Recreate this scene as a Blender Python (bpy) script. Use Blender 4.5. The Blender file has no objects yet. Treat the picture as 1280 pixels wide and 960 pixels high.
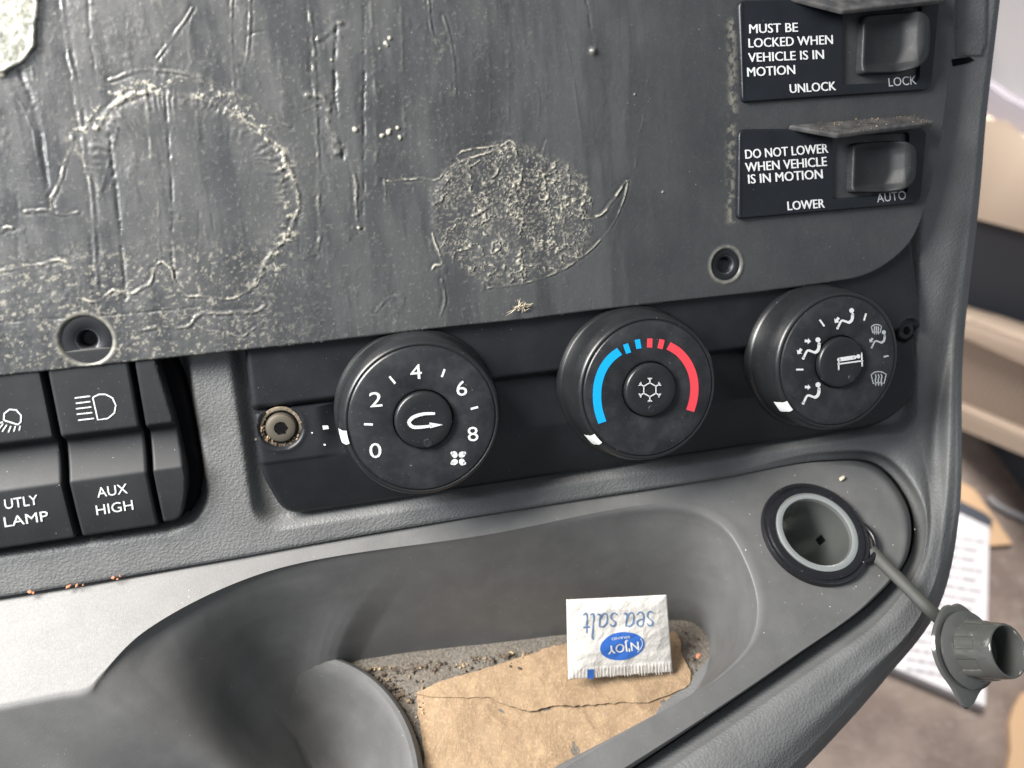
import bpy, bmesh, math, random
import numpy as np
from mathutils import Matrix, Vector
random.seed(7)
S = 0.01                       # everything is laid out in centimetres in the dashboard's own frame

# ---------------------------------------------------------------- camera frame
F, CX, CY, ZK = 960.0, 640.0, 480.0, 1.75
def nz(v):
    v = np.array(v, float); return v / np.linalg.norm(v)
DX = nz((4256, -528, 960)); DY = np.array((354, 4600, 960.0)); DY = nz(DY - DX * DY.dot(DX)); NI = np.cross(DX, DY)
M = np.array([DX, -DY, -NI])
CAM = np.array([0, 0, ZK]) - M @ (np.array(((812 - CX) / F, (486 - CY) / F, 1.0)) * 21.6)
UPV = nz((0, .77, .64))        # the world's up, in the dashboard frame
ang = math.atan2(UPV[1], UPV[2])            # turn about x so that UPV becomes +Z
WROT = Matrix.Rotation(ang, 4, 'X')

def ray(px, py): return M @ np.array([(px - CX) / F, (py - CY) / F, 1.0])
def U(px, py, z=0.0):
    d = ray(px, py); return CAM + d * (z - CAM[2]) / d[2]
def UP(px, py, P, n):
    d = ray(px, py); return CAM + d * (np.dot(np.array(P) - CAM, n) / np.dot(d, n))

sc = bpy.context.scene
cam_d = bpy.data.cameras.new('camera'); cam = bpy.data.objects.new('camera', cam_d); sc.collection.objects.link(cam)
cam_d.sensor_width = 36; cam_d.lens = F / 1280 * 36; cam_d.clip_start = .005; cam_d.clip_end = 20
R = Matrix(((M[0][0], -M[0][1], -M[0][2]), (M[1][0], -M[1][1], -M[1][2]), (M[2][0], -M[2][1], -M[2][2]))).to_4x4()
cam.matrix_world = WROT @ (Matrix.Translation(Vector(CAM * S)) @ R)
cam_d.dof.use_dof = True; cam_d.dof.focus_distance = .215; cam_d.dof.aperture_fstop = 10.0
sc.camera = cam

# ---------------------------------------------------------------- world and lamps
w = bpy.data.worlds.new('World'); sc.world = w; w.use_nodes = True
bg = w.node_tree.nodes['Background']; bg.inputs[0].default_value = (.86, .93, 1.0, 1); bg.inputs[1].default_value = .39
def area(name, loc, target, size, size_y, power, col):
    l = bpy.data.lights.new(name, 'AREA'); l.shape = 'RECTANGLE'; l.size = size * S; l.size_y = size_y * S
    l.energy = power; l.color = col
    o = bpy.data.objects.new(name, l); sc.collection.objects.link(o)
    p = Vector(loc) * S; t = Vector(target) * S
    o.matrix_world = WROT @ (Matrix.Translation(p) @ (t - p).to_track_quat('-Z', 'Y').to_matrix().to_4x4())
    return o
area('windscreen_light', (-31, 25, 15), (-11, -4, 0), 20, 16, 4.5, (1.0, .94, .87))
area('side_window_light', (-52, 26, 26), (-8, 0, 0), 18, 16, 4.6, (.93, .97, 1.0))
dl = area('door_window_light', (50, 42, -22), (44, -58, -72), 60, 40, 7.2, (1.0, .97, .94)); dl.data.spread = math.radians(105)
sc.view_settings.view_transform = 'Standard'; sc.view_settings.look = 'None'
sc.view_settings.exposure = 0.0; sc.view_settings.gamma = 1.0
sc.render.engine = 'CYCLES'

# ---------------------------------------------------------------- materials
def node_mat(name):
    m = bpy.data.materials.new(name); m.use_nodes = True
    nt = m.node_tree; b = nt.nodes['Principled BSDF']; return m, nt, b
def tex_coord(nt, scale=100.0):
    tc = nt.nodes.new('ShaderNodeTexCoord'); mp = nt.nodes.new('ShaderNodeMapping')
    mp.inputs['Scale'].default_value = (scale,) * 3; nt.links.new(tc.outputs['Object'], mp.inputs[0]); return mp.outputs[0]
def noise(nt, vec, scale, detail=3, rough=.55):
    n = nt.nodes.new('ShaderNodeTexNoise'); n.inputs['Scale'].default_value = scale
    n.inputs['Detail'].default_value = detail; n.inputs['Roughness'].default_value = rough
    nt.links.new(vec, n.inputs['Vector']); return n.outputs['Fac']
def ramp(nt, fac, a, b, ca=(0, 0, 0, 1), cb=(1, 1, 1, 1)):
    r = nt.nodes.new('ShaderNodeValToRGB'); r.color_ramp.elements[0].position = a; r.color_ramp.elements[1].position = b
    r.color_ramp.elements[0].color = ca; r.color_ramp.elements[1].color = cb
    nt.links.new(fac, r.inputs[0]); return r.outputs[0]
def mix(nt, fac, a, b):
    m = nt.nodes.new('ShaderNodeMix'); m.data_type = 'RGBA'
    for s, v in ((0, fac), (6, a), (7, b)):
        if isinstance(v, (int, float)): m.inputs[s].default_value = v
        elif isinstance(v, tuple): m.inputs[s].default_value = v
        else: nt.links.new(v, m.inputs[s])
    return m.outputs[2]
def mathn(nt, op, a, b=0.0):
    m = nt.nodes.new('ShaderNodeMath'); m.operation = op
    for i, v in enumerate((a, b)):
        if isinstance(v, (int, float)): m.inputs[i].default_value = v
        else: nt.links.new(v, m.inputs[i])
    return m.outputs[0]
def bump(nt, b, h, dist, strength=1.0, prev=None):
    n = nt.nodes.new('ShaderNodeBump'); n.inputs['Distance'].default_value = dist; n.inputs['Strength'].default_value = strength
    nt.links.new(h, n.inputs['Height'])
    if prev is not None: nt.links.new(prev, n.inputs['Normal'])
    if b is not None: nt.links.new(n.outputs[0], b.inputs['Normal'])
    return n.outputs[0]
def rgb(c): return (c[0], c[1], c[2], 1)
def dust_specks(nt, vec, scale, keep, size=.16):
    """tiny scattered light dust grains: 1 inside a grain"""
    v = nt.nodes.new('ShaderNodeTexVoronoi'); v.inputs['Scale'].default_value = scale; v.feature = 'F1'
    n = nt.nodes.new('ShaderNodeTexNoise'); n.inputs['Scale'].default_value = scale * 2.2
    nt.links.new(vec, n.inputs['Vector'])
    va = nt.nodes.new('ShaderNodeVectorMath'); va.operation = 'MULTIPLY_ADD'
    nt.links.new(n.outputs['Color'], va.inputs[0]); va.inputs[1].default_value = (.25 / scale,) * 3; nt.links.new(vec, va.inputs[2])
    nt.links.new(va.outputs[0], v.inputs['Vector'])
    d = ramp(nt, v.outputs['Distance'], size * .6, size, (1, 1, 1, 1), (0, 0, 0, 1))
    sep = nt.nodes.new('ShaderNodeSeparateColor'); nt.links.new(v.outputs['Color'], sep.inputs[0])
    k = mathn(nt, 'GREATER_THAN', sep.outputs[0], keep)
    return mathn(nt, 'MULTIPLY', d, k)
def plastic(name, col, rough=.5, var=.15, dust=0.0, dust_col=(.35, .34, .31), specks=.9, grain=0.0, grain_scale=40, spec=.5, haze=0.0):
    m, nt, b = node_mat(name); v = tex_coord(nt)
    n1 = noise(nt, v, .9, 4); n2 = noise(nt, v, 14, 4)
    c = mix(nt, ramp(nt, n1, .3, .7), rgb([x * (1 - var) for x in col]), rgb([x * (1 + var) for x in col]))
    if haze: c = mix(nt, mathn(nt, 'MULTIPLY', ramp(nt, noise(nt, v, 1.7, 6, .65), .42, .75), haze), c, rgb(dust_col))
    if dust:
        s1 = dust_specks(nt, v, 6, specks, .09); s2 = dust_specks(nt, v, 15, specks - .05, .13)
        c = mix(nt, mathn(nt, 'MULTIPLY', mathn(nt, 'MAXIMUM', s1, mathn(nt, 'MULTIPLY', s2, .7)), dust), c, rgb(dust_col))
    nt.links.new(c, b.inputs['Base Color'])
    r = mathn(nt, 'ADD', mathn(nt, 'MULTIPLY', n2, .16), rough - .08); nt.links.new(r, b.inputs['Roughness'])
    b.inputs['Specular IOR Level'].default_value = spec
    if grain: bump(nt, b, noise(nt, v, grain_scale, 3, .6), grain * S)
    return m
def leather(name, col, scale=9.0, depth=.012, rough=.55):
    m, nt, b = node_mat(name); v = tex_coord(nt)
    n0 = nt.nodes.new('ShaderNodeTexNoise'); n0.inputs['Scale'].default_value = 5; nt.links.new(v, n0.inputs['Vector'])
    va = nt.nodes.new('ShaderNodeVectorMath'); va.operation = 'MULTIPLY_ADD'
    nt.links.new(n0.outputs['Color'], va.inputs[0]); va.inputs[1].default_value = (.16,) * 3; nt.links.new(v, va.inputs[2])
    mp = nt.nodes.new('ShaderNodeMapping'); mp.inputs['Scale'].default_value = (1, 1.25, 1); nt.links.new(va.outputs[0], mp.inputs[0])
    vo = nt.nodes.new('ShaderNodeTexVoronoi'); vo.feature = 'SMOOTH_F1'; vo.inputs['Scale'].default_value = scale; vo.inputs['Smoothness'].default_value = .35
    nt.links.new(mp.outputs[0], vo.inputs['Vector'])
    cell = ramp(nt, vo.outputs['Distance'], .15, .75, (1, 1, 1, 1), (0, 0, 0, 1))
    n1 = noise(nt, v, .7, 4); n3 = noise(nt, v, 45, 2)
    c = mix(nt, ramp(nt, n1, .3, .7), rgb([x * .85 for x in col]), rgb([x * 1.12 for x in col]))
    c = mix(nt, mathn(nt, 'MULTIPLY', dust_specks(nt, v, 7, .93, .1), .7), c, (.4, .38, .35, 1))
    nt.links.new(c, b.inputs['Base Color']); b.inputs['Roughness'].default_value = rough
    h = mathn(nt, 'ADD', cell, mathn(nt, 'MULTIPLY', n3, .35))
    bump(nt, b, h, depth * S)
    return m
def plain(name, col, rough=.5, metallic=0.0, emit=None):
    m, nt, b = node_mat(name); v = tex_coord(nt)
    n = noise(nt, v, 12, 3)
    c = mix(nt, n, rgb([x * .9 for x in col]), rgb([min(1, x * 1.08) for x in col])); nt.links.new(c, b.inputs['Base Color'])
    b.inputs['Roughness'].default_value = rough; b.inputs['Metallic'].default_value = metallic
    if max(col) < .008: b.inputs['Specular IOR Level'].default_value = .05
    return m

MAT = {}
MAT['leather'] = leather('grained grey vinyl', (.128, .130, .131), 12, .009)
MAT['roll'] = leather('grained dash edge vinyl', (.075, .077, .080), 10, .009, .45)
MAT['ledge'] = plastic('smooth grey plastic', (.110, .110, .110), .50, .10, dust=.9, dust_col=(.42, .41, .39), specks=.88, grain=.0045, grain_scale=28, haze=.04)
MAT['black'] = plastic('black moulded plastic', (.012, .013, .0155), .42, .25, spec=.35, dust=.5, dust_col=(.30, .29, .28), specks=.9, grain=.0008, grain_scale=45)
MAT['knob'] = plastic('black satin knob plastic', (.012, .013, .0145), .33, .2, spec=.5, dust=.55, dust_col=(.4, .39, .38), specks=.9, grain=.0005, grain_scale=50)
MAT['knob_face'] = plastic('matt black dial face', (.016, .017, .020), .45, .2, spec=.35, dust=.6, dust_col=(.33, .33, .32), specks=.86, haze=.06, grain=.0006, grain_scale=50)
MAT['switch'] = plastic('black switch plastic', (.020, .021, .023), .5, .2, spec=.3, dust=.6, dust_col=(.4, .38, .34), specks=.9, grain=.0008, grain_scale=50)
MAT['switch_plate'] = plastic('dark switch plate plastic', (.010, .012, .016), .36, .2, spec=.35, dust=.35, dust_col=(.4, .39, .38), specks=.92)
MAT['guard'] = plastic('dusty grey guard plastic', (.04, .04, .042), .5, .2, dust=.8, dust_col=(.34, .32, .30), specks=.8, haze=.25)
MAT['white'] = plain('white print', (.70, .72, .72), .5)
MAT['grey_print'] = plain('worn grey print', (.42, .44, .46), .5)
MAT['cyan'] = plain('blue print', (.0, .36, .78), .5)
MAT['red'] = plain('red print', (.74, .055, .075), .5)
MAT['void'] = plain('dark recess', (.006, .006, .007), .8)
MAT['steel'] = plain('worn zinc screw', (.17, .15, .12), .45, .7)
MAT['rubber'] = plastic('black socket ring', (.010, .010, .012), .3, .2, spec=.45, dust=.6, dust_col=(.35, .35, .33), specks=.8)
MAT['chrome'] = plain('dull nickel', (.60, .62, .60), .28, .8)
MAT['bore'] = plain('shaded bore metal', (.36, .375, .36), .28, .8)  # sleeve metal with the shade inside the bore put into its colour
MAT['cap'] = plain('grey shiny cap plastic', (.13, .132, .125), .13, .5)
MAT['strap'] = plain('olive grey strap', (.022, .023, .019), .55)
MAT['beige'] = plain('beige trim', (.40, .315, .245), .6)
MAT['mauve'] = plain('grey mauve trim', (.31, .295, .30), .7)
MAT['mauve_dark'] = plain('darker mauve trim', (.22, .20, .22), .7)
MAT['slate'] = plain('dark slate trim', (.045, .050, .064), .7)
MAT['mesh'] = plain('brown speaker mesh', (.30, .235, .19), .7)
MAT['paper'] = plain('white paper', (.62, .59, .60), .7)
MAT['ink'] = plain('pale grey ink', (.33, .31, .33), .7)
MAT['cardboard'] = plain('tan cardboard', (.52, .34, .20), .8)
MAT['blue_ink'] = plain('packet blue ink', (.035, .14, .50), .5)
MAT['faded_ink'] = plain('packet grey blue ink', (.13, .22, .38), .5)
MAT['straw'] = plain('dry straw', (.60, .53, .40), .7)
MAT['orange'] = plain('orange crumb', (.42, .17, .09), .8)
MAT['crimp'] = plain('packet crimp shade', (.60, .58, .54), .6)

def mat_carpet():
    m, nt, b = node_mat('brown grey cab floor'); v = tex_coord(nt)
    a = noise(nt, v, .12, 4, .6); c = noise(nt, v, 1.0, 5, .7)
    col = mix(nt, ramp(nt, a, .4, .65), (.17, .128, .108, 1), (.28, .22, .185, 1))
    col = mix(nt, mathn(nt, 'MULTIPLY', ramp(nt, c, .55, .75), .5), col, (.40, .35, .32, 1))
    nt.links.new(col, b.inputs['Base Color']); b.inputs['Roughness'].default_value = .9
    bump(nt, b, c, .3 * S); return m
MAT['carpet'] = mat_carpet()
def mat_packet():
    m, nt, b = node_mat('white crinkled packet paper'); v = tex_coord(nt)
    b.inputs['Base Color'].default_value = (.76, .74, .70, 1); b.inputs['Roughness'].default_value = .42
    n = noise(nt, v, 2.2, 5, .6); bump(nt, b, n, .06 * S)
    col = mix(nt, noise(nt, v, 2.6, 4), (.62, .60, .565, 1), (.74, .72, .68, 1)); nt.links.new(col, b.inputs['Base Color']); return m
MAT['packet'] = mat_packet()
def mat_napkin():
    m, nt, b = node_mat('brown paper napkin'); v = tex_coord(nt)
    a = noise(nt, v, 1.3, 7, .75); f = noise(nt, v, 11, 6, .75); h = noise(nt, v, 40, 2)
    col = mix(nt, ramp(nt, a, .3, .7), (.27, .18, .108, 1), (.42, .295, .18, 1))
    col = mix(nt, mathn(nt, 'MULTIPLY', ramp(nt, f, .5, .72), .6), col, (.62, .46, .29, 1))
    st = ramp(nt, noise(nt, v, 1.1, 5, .7), .60, .70); col = mix(nt, mathn(nt, 'MULTIPLY', st, .55), col, (.27, .20, .15, 1))
    nt.links.new(col, b.inputs['Base Color']); b.inputs['Roughness'].default_value = .85
    p = bump(nt, None, f, .05 * S); bump(nt, b, h, .015 * S, 1, p); return m
MAT['napkin'] = mat_napkin()
def mat_floor_dirt():
    m, nt, b = node_mat('dirty pocket floor'); v = tex_coord(nt)
    a = noise(nt, v, .8, 6, .7); f = noise(nt, v, 12, 6, .75)
    col = mix(nt, ramp(nt, f, .35, .7), (.10, .088, .075, 1), (.32, .28, .23, 1))
    col = mix(nt, mathn(nt, 'MULTIPLY', ramp(nt, a, .55, .7), .6), col, (.22, .21, .20, 1))
    nt.links.new(col, b.inputs['Base Color']); b.inputs['Roughness'].default_value = .85
    bump(nt, b, f, .10 * S); return m
MAT['dirt'] = mat_floor_dirt()
def mat_debris():
    m, nt, b = node_mat('crumbs and grit'); v = tex_coord(nt)
    vo = nt.nodes.new('ShaderNodeTexVoronoi'); vo.inputs['Scale'].default_value = 4; nt.links.new(v, vo.inputs['Vector'])
    sep = nt.nodes.new('ShaderNodeSeparateColor'); nt.links.new(vo.outputs['Color'], sep.inputs[0])
    r = nt.nodes.new('ShaderNodeValToRGB'); nt.links.new(sep.outputs[0], r.inputs[0])
    e = r.color_ramp.elements; e[0].color = (.035, .028, .022, 1); e[1].color = (.50, .36, .20, 1)
    x = e.new(.45); x.color = (.11, .08, .055, 1); x = e.new(.75); x.color = (.25, .17, .10, 1)
    nt.links.new(r.outputs[0], b.inputs['Base Color']); b.inputs['Roughness'].default_value = .8; return m
MAT['debris'] = mat_debris()
def mat_cover():
    m, nt, b = node_mat('black plate with dried adhesive'); v = tex_coord(nt)
    at = nt.nodes.new('ShaderNodeAttribute'); at.attribute_name = 'glue'
    sep = nt.nodes.new('ShaderNodeSeparateColor'); nt.links.new(at.outputs['Color'], sep.inputs[0])
    crust_glint, film, pale = sep.outputs[0], sep.outputs[1], sep.outputs[2]
    n1 = noise(nt, v, .35, 5, .6); n2 = noise(nt, v, 10, 5, .7); n3 = noise(nt, v, 60, 2)
    base = mix(nt, ramp(nt, n1, .35, .65), (.036, .038, .041, 1), (.052, .054, .057, 1))
    base = mix(nt, mathn(nt, 'MULTIPLY', film, .8), base, (.074, .076, .077, 1))
    base = mix(nt, mathn(nt, 'MULTIPLY', ramp(nt, n2, .55, .72), .12), base, (.15, .15, .15, 1))
    sp = mathn(nt, 'MAXIMUM', dust_specks(nt, v, 5, .86, .09), mathn(nt, 'MULTIPLY', dust_specks(nt, v, 13, .86, .14), .7))
    base = mix(nt, mathn(nt, 'MULTIPLY', sp, .5), base, (.36, .36, .33, 1))
    cr = mathn(nt, 'MULTIPLY', crust_glint, mathn(nt, 'ADD', mathn(nt, 'MULTIPLY', n2, 1.2), .25))
    base = mix(nt, cr, base, (.50, .47, .38, 1))
    base = mix(nt, pale, base, mix(nt, ramp(nt, noise(nt, v, 4.5, 4, .7), .4, .6), (.13, .14, .12, 1), (.33, .32, .28, 1)))
    base = base; nt.links.new(base, b.inputs['Base Color'])
    mv = nt.nodes.new('ShaderNodeMapping'); mv.inputs['Scale'].default_value = (1.0, .13, 1.0); nt.links.new(v, mv.inputs[0])
    sm = ramp(nt, noise(nt, mv.outputs[0], 1.9, 5, .6), .42, .62)
    r = mathn(nt, 'ADD', mathn(nt, 'MULTIPLY', sm, .20), mathn(nt, 'ADD', .17, mathn(nt, 'MULTIPLY', ramp(nt, noise(nt, v, 1.2, 5, .65), .35, .65), .22))); r = mathn(nt, 'ADD', r, mathn(nt, 'MULTIPLY', crust_glint, .2)); nt.links.new(r, b.inputs['Roughness'])
    p = bump(nt, None, n2, .006 * S); bump(nt, b, n3, .003 * S, 1, p); return m
MAT['cover'] = mat_cover()

# ---------------------------------------------------------------- object helpers
ORG = {}
def tag(o, label=None, cat=None, group=None, kind=None):
    if label: o['label'] = label
    if cat: o['category'] = cat
    if group: o['group'] = group
    if kind: o['kind'] = kind
    return o
def thing(name, label, cat, loc, group=None):
    o = bpy.data.objects.new(name, None); sc.collection.objects.link(o); loc = np.array(loc, float)
    o.empty_display_size = .01; o.location = Vector(loc * S); ORG[o.name] = loc
    return tag(o, label, cat, group)
def mesh_obj(name, V, Fc, mat, parent=None, smooth=True, origin=None):
    V = np.asarray(V, float).reshape(-1, 3)
    if parent is not None: org = ORG[parent.name]
    else: org = np.array(origin, float) if origin is not None else np.array([(V[:, 0].min() + V[:, 0].max()) / 2, V[:, 1].min(), V[:, 2].min()])
    me = bpy.data.meshes.new(name)
    Vs = (V - org) * S
    if isinstance(Fc, np.ndarray):
        nq, k = Fc.shape
        me.vertices.add(len(Vs)); me.vertices.foreach_set('co', Vs.ravel())
        me.loops.add(nq * k); me.loops.foreach_set('vertex_index', Fc.ravel().astype(np.int32))
        me.polygons.add(nq); me.polygons.foreach_set('loop_start', np.arange(0, nq * k, k, dtype=np.int32))
        me.polygons.foreach_set('loop_total', np.full(nq, k, np.int32))
        me.update(calc_edges=True)
    else:
        me.from_pydata([tuple(p) for p in Vs], [], [tuple(int(i) for i in f) for f in Fc])
    me.validate()
    if smooth: me.polygons.foreach_set('use_smooth', np.ones(len(me.polygons), bool))
    me.materials.append(MAT[mat] if isinstance(mat, str) else mat)
    o = bpy.data.objects.new(name, me); sc.collection.objects.link(o)
    if parent is not None: o.parent = parent
    else: o.location = Vector(org * S)
    ORG[o.name] = org
    return o
def autosmooth(o, deg=35):
    me = o.data; bm = bmesh.new(); bm.from_mesh(me)
    for e in bm.edges:
        e.smooth = len(e.link_faces) != 2 or e.calc_face_angle(0) < math.radians(deg)
    bm.to_mesh(me); bm.free(); return o
def grid_faces(nr, ns, flip=False):
    i = np.arange(nr - 1)[:, None] * ns + np.arange(ns - 1)[None, :]
    f = np.stack([i, i + 1, i + ns + 1, i + ns], -1).reshape(-1, 4)
    return f[:, ::-1].copy() if flip else f
def sstep(a, b, x):
    t = np.clip((x - a) / (b - a), 0, 1); return t * t * (3 - 2 * t)
rng = np.random.default_rng(3)
LAT = rng.random((256, 256))
def vnoise(x, y):
    xi = np.floor(x).astype(int); yi = np.floor(y).astype(int); fx = x - xi; fy = y - yi
    fx = fx * fx * (3 - 2 * fx); fy = fy * fy * (3 - 2 * fy)
    a = LAT[xi & 255, yi & 255]; b = LAT[(xi + 1) & 255, yi & 255]; c = LAT[xi & 255, (yi + 1) & 255]; d = LAT[(xi + 1) & 255, (yi + 1) & 255]
    return (a * (1 - fx) + b * fx) * (1 - fy) + (c * (1 - fx) + d * fx) * fy
def fbm(x, y, oct=4, g=.5):
    s = 0; a = 1; t = 0
    for k in range(oct): s = s + a * vnoise(x * 2 ** k + 17.3 * k, y * 2 ** k + 9.1 * k); t += a; a *= g
    return s / t

def seg_dist(X, Y, poly, closed=True):
    """distance to polyline, nearest point, inside flag"""
    P = np.asarray(poly, float)[:, :2]; n = len(P); m = n if closed else n - 1
    best = np.full(X.shape, 1e9); nx = X.copy(); ny = Y.copy(); ins = np.zeros(X.shape, bool)
    for i in range(m):
        a = P[i]; b = P[(i + 1) % n]; d = b - a; L = max(d.dot(d), 1e-12)
        t = np.clip(((X - a[0]) * d[0] + (Y - a[1]) * d[1]) / L, 0, 1)
        qx = a[0] + t * d[0]; qy = a[1] + t * d[1]; dd = (X - qx) ** 2 + (Y - qy) ** 2
        k = dd < best; best[k] = dd[k]; nx[k] = qx[k]; ny[k] = qy[k]
        if closed and a[1] != b[1]:
            c = ((a[1] > Y) != (b[1] > Y)) & (X < (b[0] - a[0]) * (Y - a[1]) / (b[1] - a[1]) + a[0]); ins ^= c
    return np.sqrt(best), nx, ny, ins
def catmull(P, n, closed=False):
    """smooth resample of a polyline by chord length"""
    P = np.asarray(P, float)
    if closed: P = np.vstack([P[-2:], P, P[:3]])
    d = np.linalg.norm(np.diff(P, axis=0), axis=1); t = np.concatenate([[0], np.cumsum(np.maximum(d, 1e-9) ** .5)])
    m = np.gradient(P, t, axis=0)
    lo, hi = (t[2], t[-3]) if closed else (t[0], t[-1])
    q = np.linspace(lo, hi, n, endpoint=not closed); return hermite(t, P, m, q)
def hermite(t, P, m, q):
    i = np.clip(np.searchsorted(t, q, 'right') - 1, 0, len(t) - 2); h = (t[i + 1] - t[i]); s = (q - t[i]) / h
    sh = (-1,) + (1,) * (P.ndim - 1); h = h.reshape(sh); s = s.reshape(sh)
    return ((2 * s ** 3 - 3 * s ** 2 + 1) * P[i] + (s ** 3 - 2 * s ** 2 + s) * h * m[i] + (-2 * s ** 3 + 3 * s ** 2) * P[i + 1] + (s ** 3 - s ** 2) * h * m[i + 1])
def pchip(t, P, q):
    h = np.diff(t); sh = (-1,) + (1,) * (P.ndim - 1); dl = np.diff(P, axis=0) / h.reshape(sh)
    m = np.zeros_like(P); m[0] = dl[0]; m[-1] = dl[-1]
    a, b = dl[:-1], dl[1:]; ok = a * b > 0
    m[1:-1] = np.where(ok, 2 * a * b / np.where(ok, a + b, 1), 0)
    return hermite(t, P, m, q)
def rounded(poly, r, n=5):
    """2D polygon with rounded corners"""
    P = [np.array(p[:2], float) for p in poly]; out = []
    rr = r if isinstance(r, (list, tuple)) else [r] * len(P)
    for i, p in enumerate(P):
        a = P[i - 1]; b = P[(i + 1) % len(P)]; u = nz(a - p); v = nz(b - p); k = rr[i]
        if k <= 0: out.append(p); continue
        A = p + u * k; B = p + v * k
        for j in range(n + 1):
            t = j / n; out.append((1 - t) ** 2 * A + 2 * t * (1 - t) * p + t * t * B)
    return np.array(out)
def slab(name, outline, zf, depth, step, mat, parent=None, edge=.05, attr=None, hole=None):
    """sheet of real thickness over a 2D outline, its top shaped by zf(x,y), edges rounded, sides going down"""
    O = np.asarray(outline, float)[:, :2]
    area2 = np.sum(O[:, 0] * np.roll(O[:, 1], -1) - np.roll(O[:, 0], -1) * O[:, 1])
    if area2 < 0: O = O[::-1]
    x0, y0 = O.min(0) - step; x1, y1 = O.max(0) + step
    xs = np.arange(x0, x1 + step, step); ys = np.arange(y0, y1 + step, step)
    X, Y = np.meshgrid(xs, ys); D, NX, NY, ins = seg_dist(X, Y, O)
    ns = len(xs); f = grid_faces(len(ys), ns)
    insf = ins.ravel()
    use = insf[f].any(1)
    if hole is not None:
        hx, hy, hr = hole; use &= ((X.ravel()[f].mean(1) - hx) ** 2 + (Y.ravel()[f].mean(1) - hy) ** 2) > hr * hr
    f = f[use]
    out = ~ins; X2 = np.where(out, NX, X); Y2 = np.where(out, NY, Y)
    # snap near-boundary inner points too
    near = ins & (D < step * .15); X2 = np.where(near, NX, X2); Y2 = np.where(near, NY, Y2)
    Dd = np.where(out | near, 0, D)
    Z = zf(X2, Y2) - (edge * (1 - np.sqrt(np.clip(1 - (1 - np.clip(Dd / max(edge, 1e-6), 0, 1)) ** 2, 0, 1))) if edge > 0 else 0)
    V = np.stack([X2, Y2, Z], -1).reshape(-1, 3)
    # boundary sides
    e = {}
    bd = []
    fe = np.concatenate([f[:, [0, 1]], f[:, [1, 2]], f[:, [2, 3]], f[:, [3, 0]]])
    key = np.sort(fe, 1); kk = key[:, 0].astype(np.int64) * len(V) + key[:, 1]
    u, idx, cnt = np.unique(kk, return_index=True, return_counts=True)
    be = fe[idx[cnt == 1]]
    bv = np.unique(be); low = V[bv].copy(); low[:, 2] -= depth
    mp = np.full(len(V), -1); mp[bv] = len(V) + np.arange(len(bv))
    sf = np.stack([be[:, 1], be[:, 0], mp[be[:, 0]], mp[be[:, 1]]], -1)
    Vall = np.vstack([V, low]); Fall = np.vstack([f, sf])
    used = np.unique(Fall); re = np.full(len(Vall), -1); re[used] = np.arange(len(used)); 
    o = mesh_obj(name, Vall[used], re[Fall], mat, parent)
    if not attr and len(used) < 60000: autosmooth(o, 50)
    return (o, Vall[used]) if attr else o
def lathe(name, prof, c, axis, mat, parent=None, n=96, smooth_deg=40, ref=None):
    """surface of revolution: prof = (radius, height) list along axis from centre c"""
    axis = nz(axis); r0 = np.array(ref if ref is not None else (1, 0, 0), float); a = nz(r0 - axis * r0.dot(axis)); b = np.cross(axis, a)
    V = []; prof = list(prof)
    for r, h in prof:
        for k in range(n):
            t = 2 * math.pi * k / n; rr = r(t) if callable(r) else r
            V.append(np.array(c) + axis * h + (a * math.cos(t) + b * math.sin(t)) * rr)
    Fc = []
    for i in range(len(prof) - 1):
        for k in range(n): Fc.append((i * n + k, i * n + (k + 1) % n, (i + 1) * n + (k + 1) % n, (i + 1) * n + k))
    o = mesh_obj(name, V, Fc, mat, parent); return autosmooth(o, smooth_deg)
def extrude_poly(name, P3, n, depth, mat, parent=None, bevel=0.0, smooth=False, origin=None):
    """flat polygon of 3D points given thickness along -n"""
    P3 = np.asarray(P3, float); n = nz(n); bm = bmesh.new()
    k = len(P3); nn = np.zeros(3)
    for i in range(k): nn += np.cross(P3[i] - P3[0], P3[(i + 1) % k] - P3[0])
    if nn.dot(n) < 0: P3 = P3[::-1]
    org = ORG[parent.name] if parent is not None else (np.array(origin) if origin is not None else P3.mean(0) - n * depth)
    a = [bm.verts.new(Vector((p - org) * S)) for p in P3]; b = [bm.verts.new(Vector((p - n * depth - org) * S)) for p in P3]
    bm.faces.new(a); bm.faces.new(b[::-1])
    for i in range(k): bm.faces.new((a[(i + 1) % k], a[i], b[i], b[(i + 1) % k]))
    if bevel: bmesh.ops.bevel(bm, geom=list(bm.edges), offset=bevel * S, segments=3, affect='EDGES', profile=.5)
    me = bpy.data.meshes.new(name); bm.to_mesh(me); bm.free(); me.materials.append(MAT[mat])
    o = bpy.data.objects.new(name, me); sc.collection.objects.link(o)
    if parent is not None: o.parent = parent
    else: o.location = Vector(org * S)
    ORG[o.name] = org
    if smooth: me.polygons.foreach_set('use_smooth', np.ones(len(me.polygons), bool)); autosmooth(o, 40)
    return o
def tube(name, pts, rad, mat, parent=None, n=10, flat=1.0, flat_dir=None, m=40):
    P = catmull(pts, m); V = []; rr = rad if callable(rad) else (lambda t: rad)
    T = np.gradient(P, axis=0); fd = np.array(flat_dir if flat_dir is not None else (0, 0, 1.0))
    for i, p in enumerate(P):
        t = nz(T[i]); b = nz(fd - t * fd.dot(t)); a = np.cross(t, b)
        for k in range(n):
            th = 2 * math.pi * k / n; V.append(p + (a * math.cos(th) + b * math.sin(th) * flat) * rr(i / (m - 1)))
    Fc = [(i * n + k, i * n + (k + 1) % n, (i + 1) * n + (k + 1) % n, (i + 1) * n + k) for i in range(m - 1) for k in range(n)]
    Fc.append(tuple(range(n))[::-1]); Fc.append(tuple((m - 1) * n + k for k in range(n)))
    return mesh_obj(name, V, Fc, mat, parent)

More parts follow.
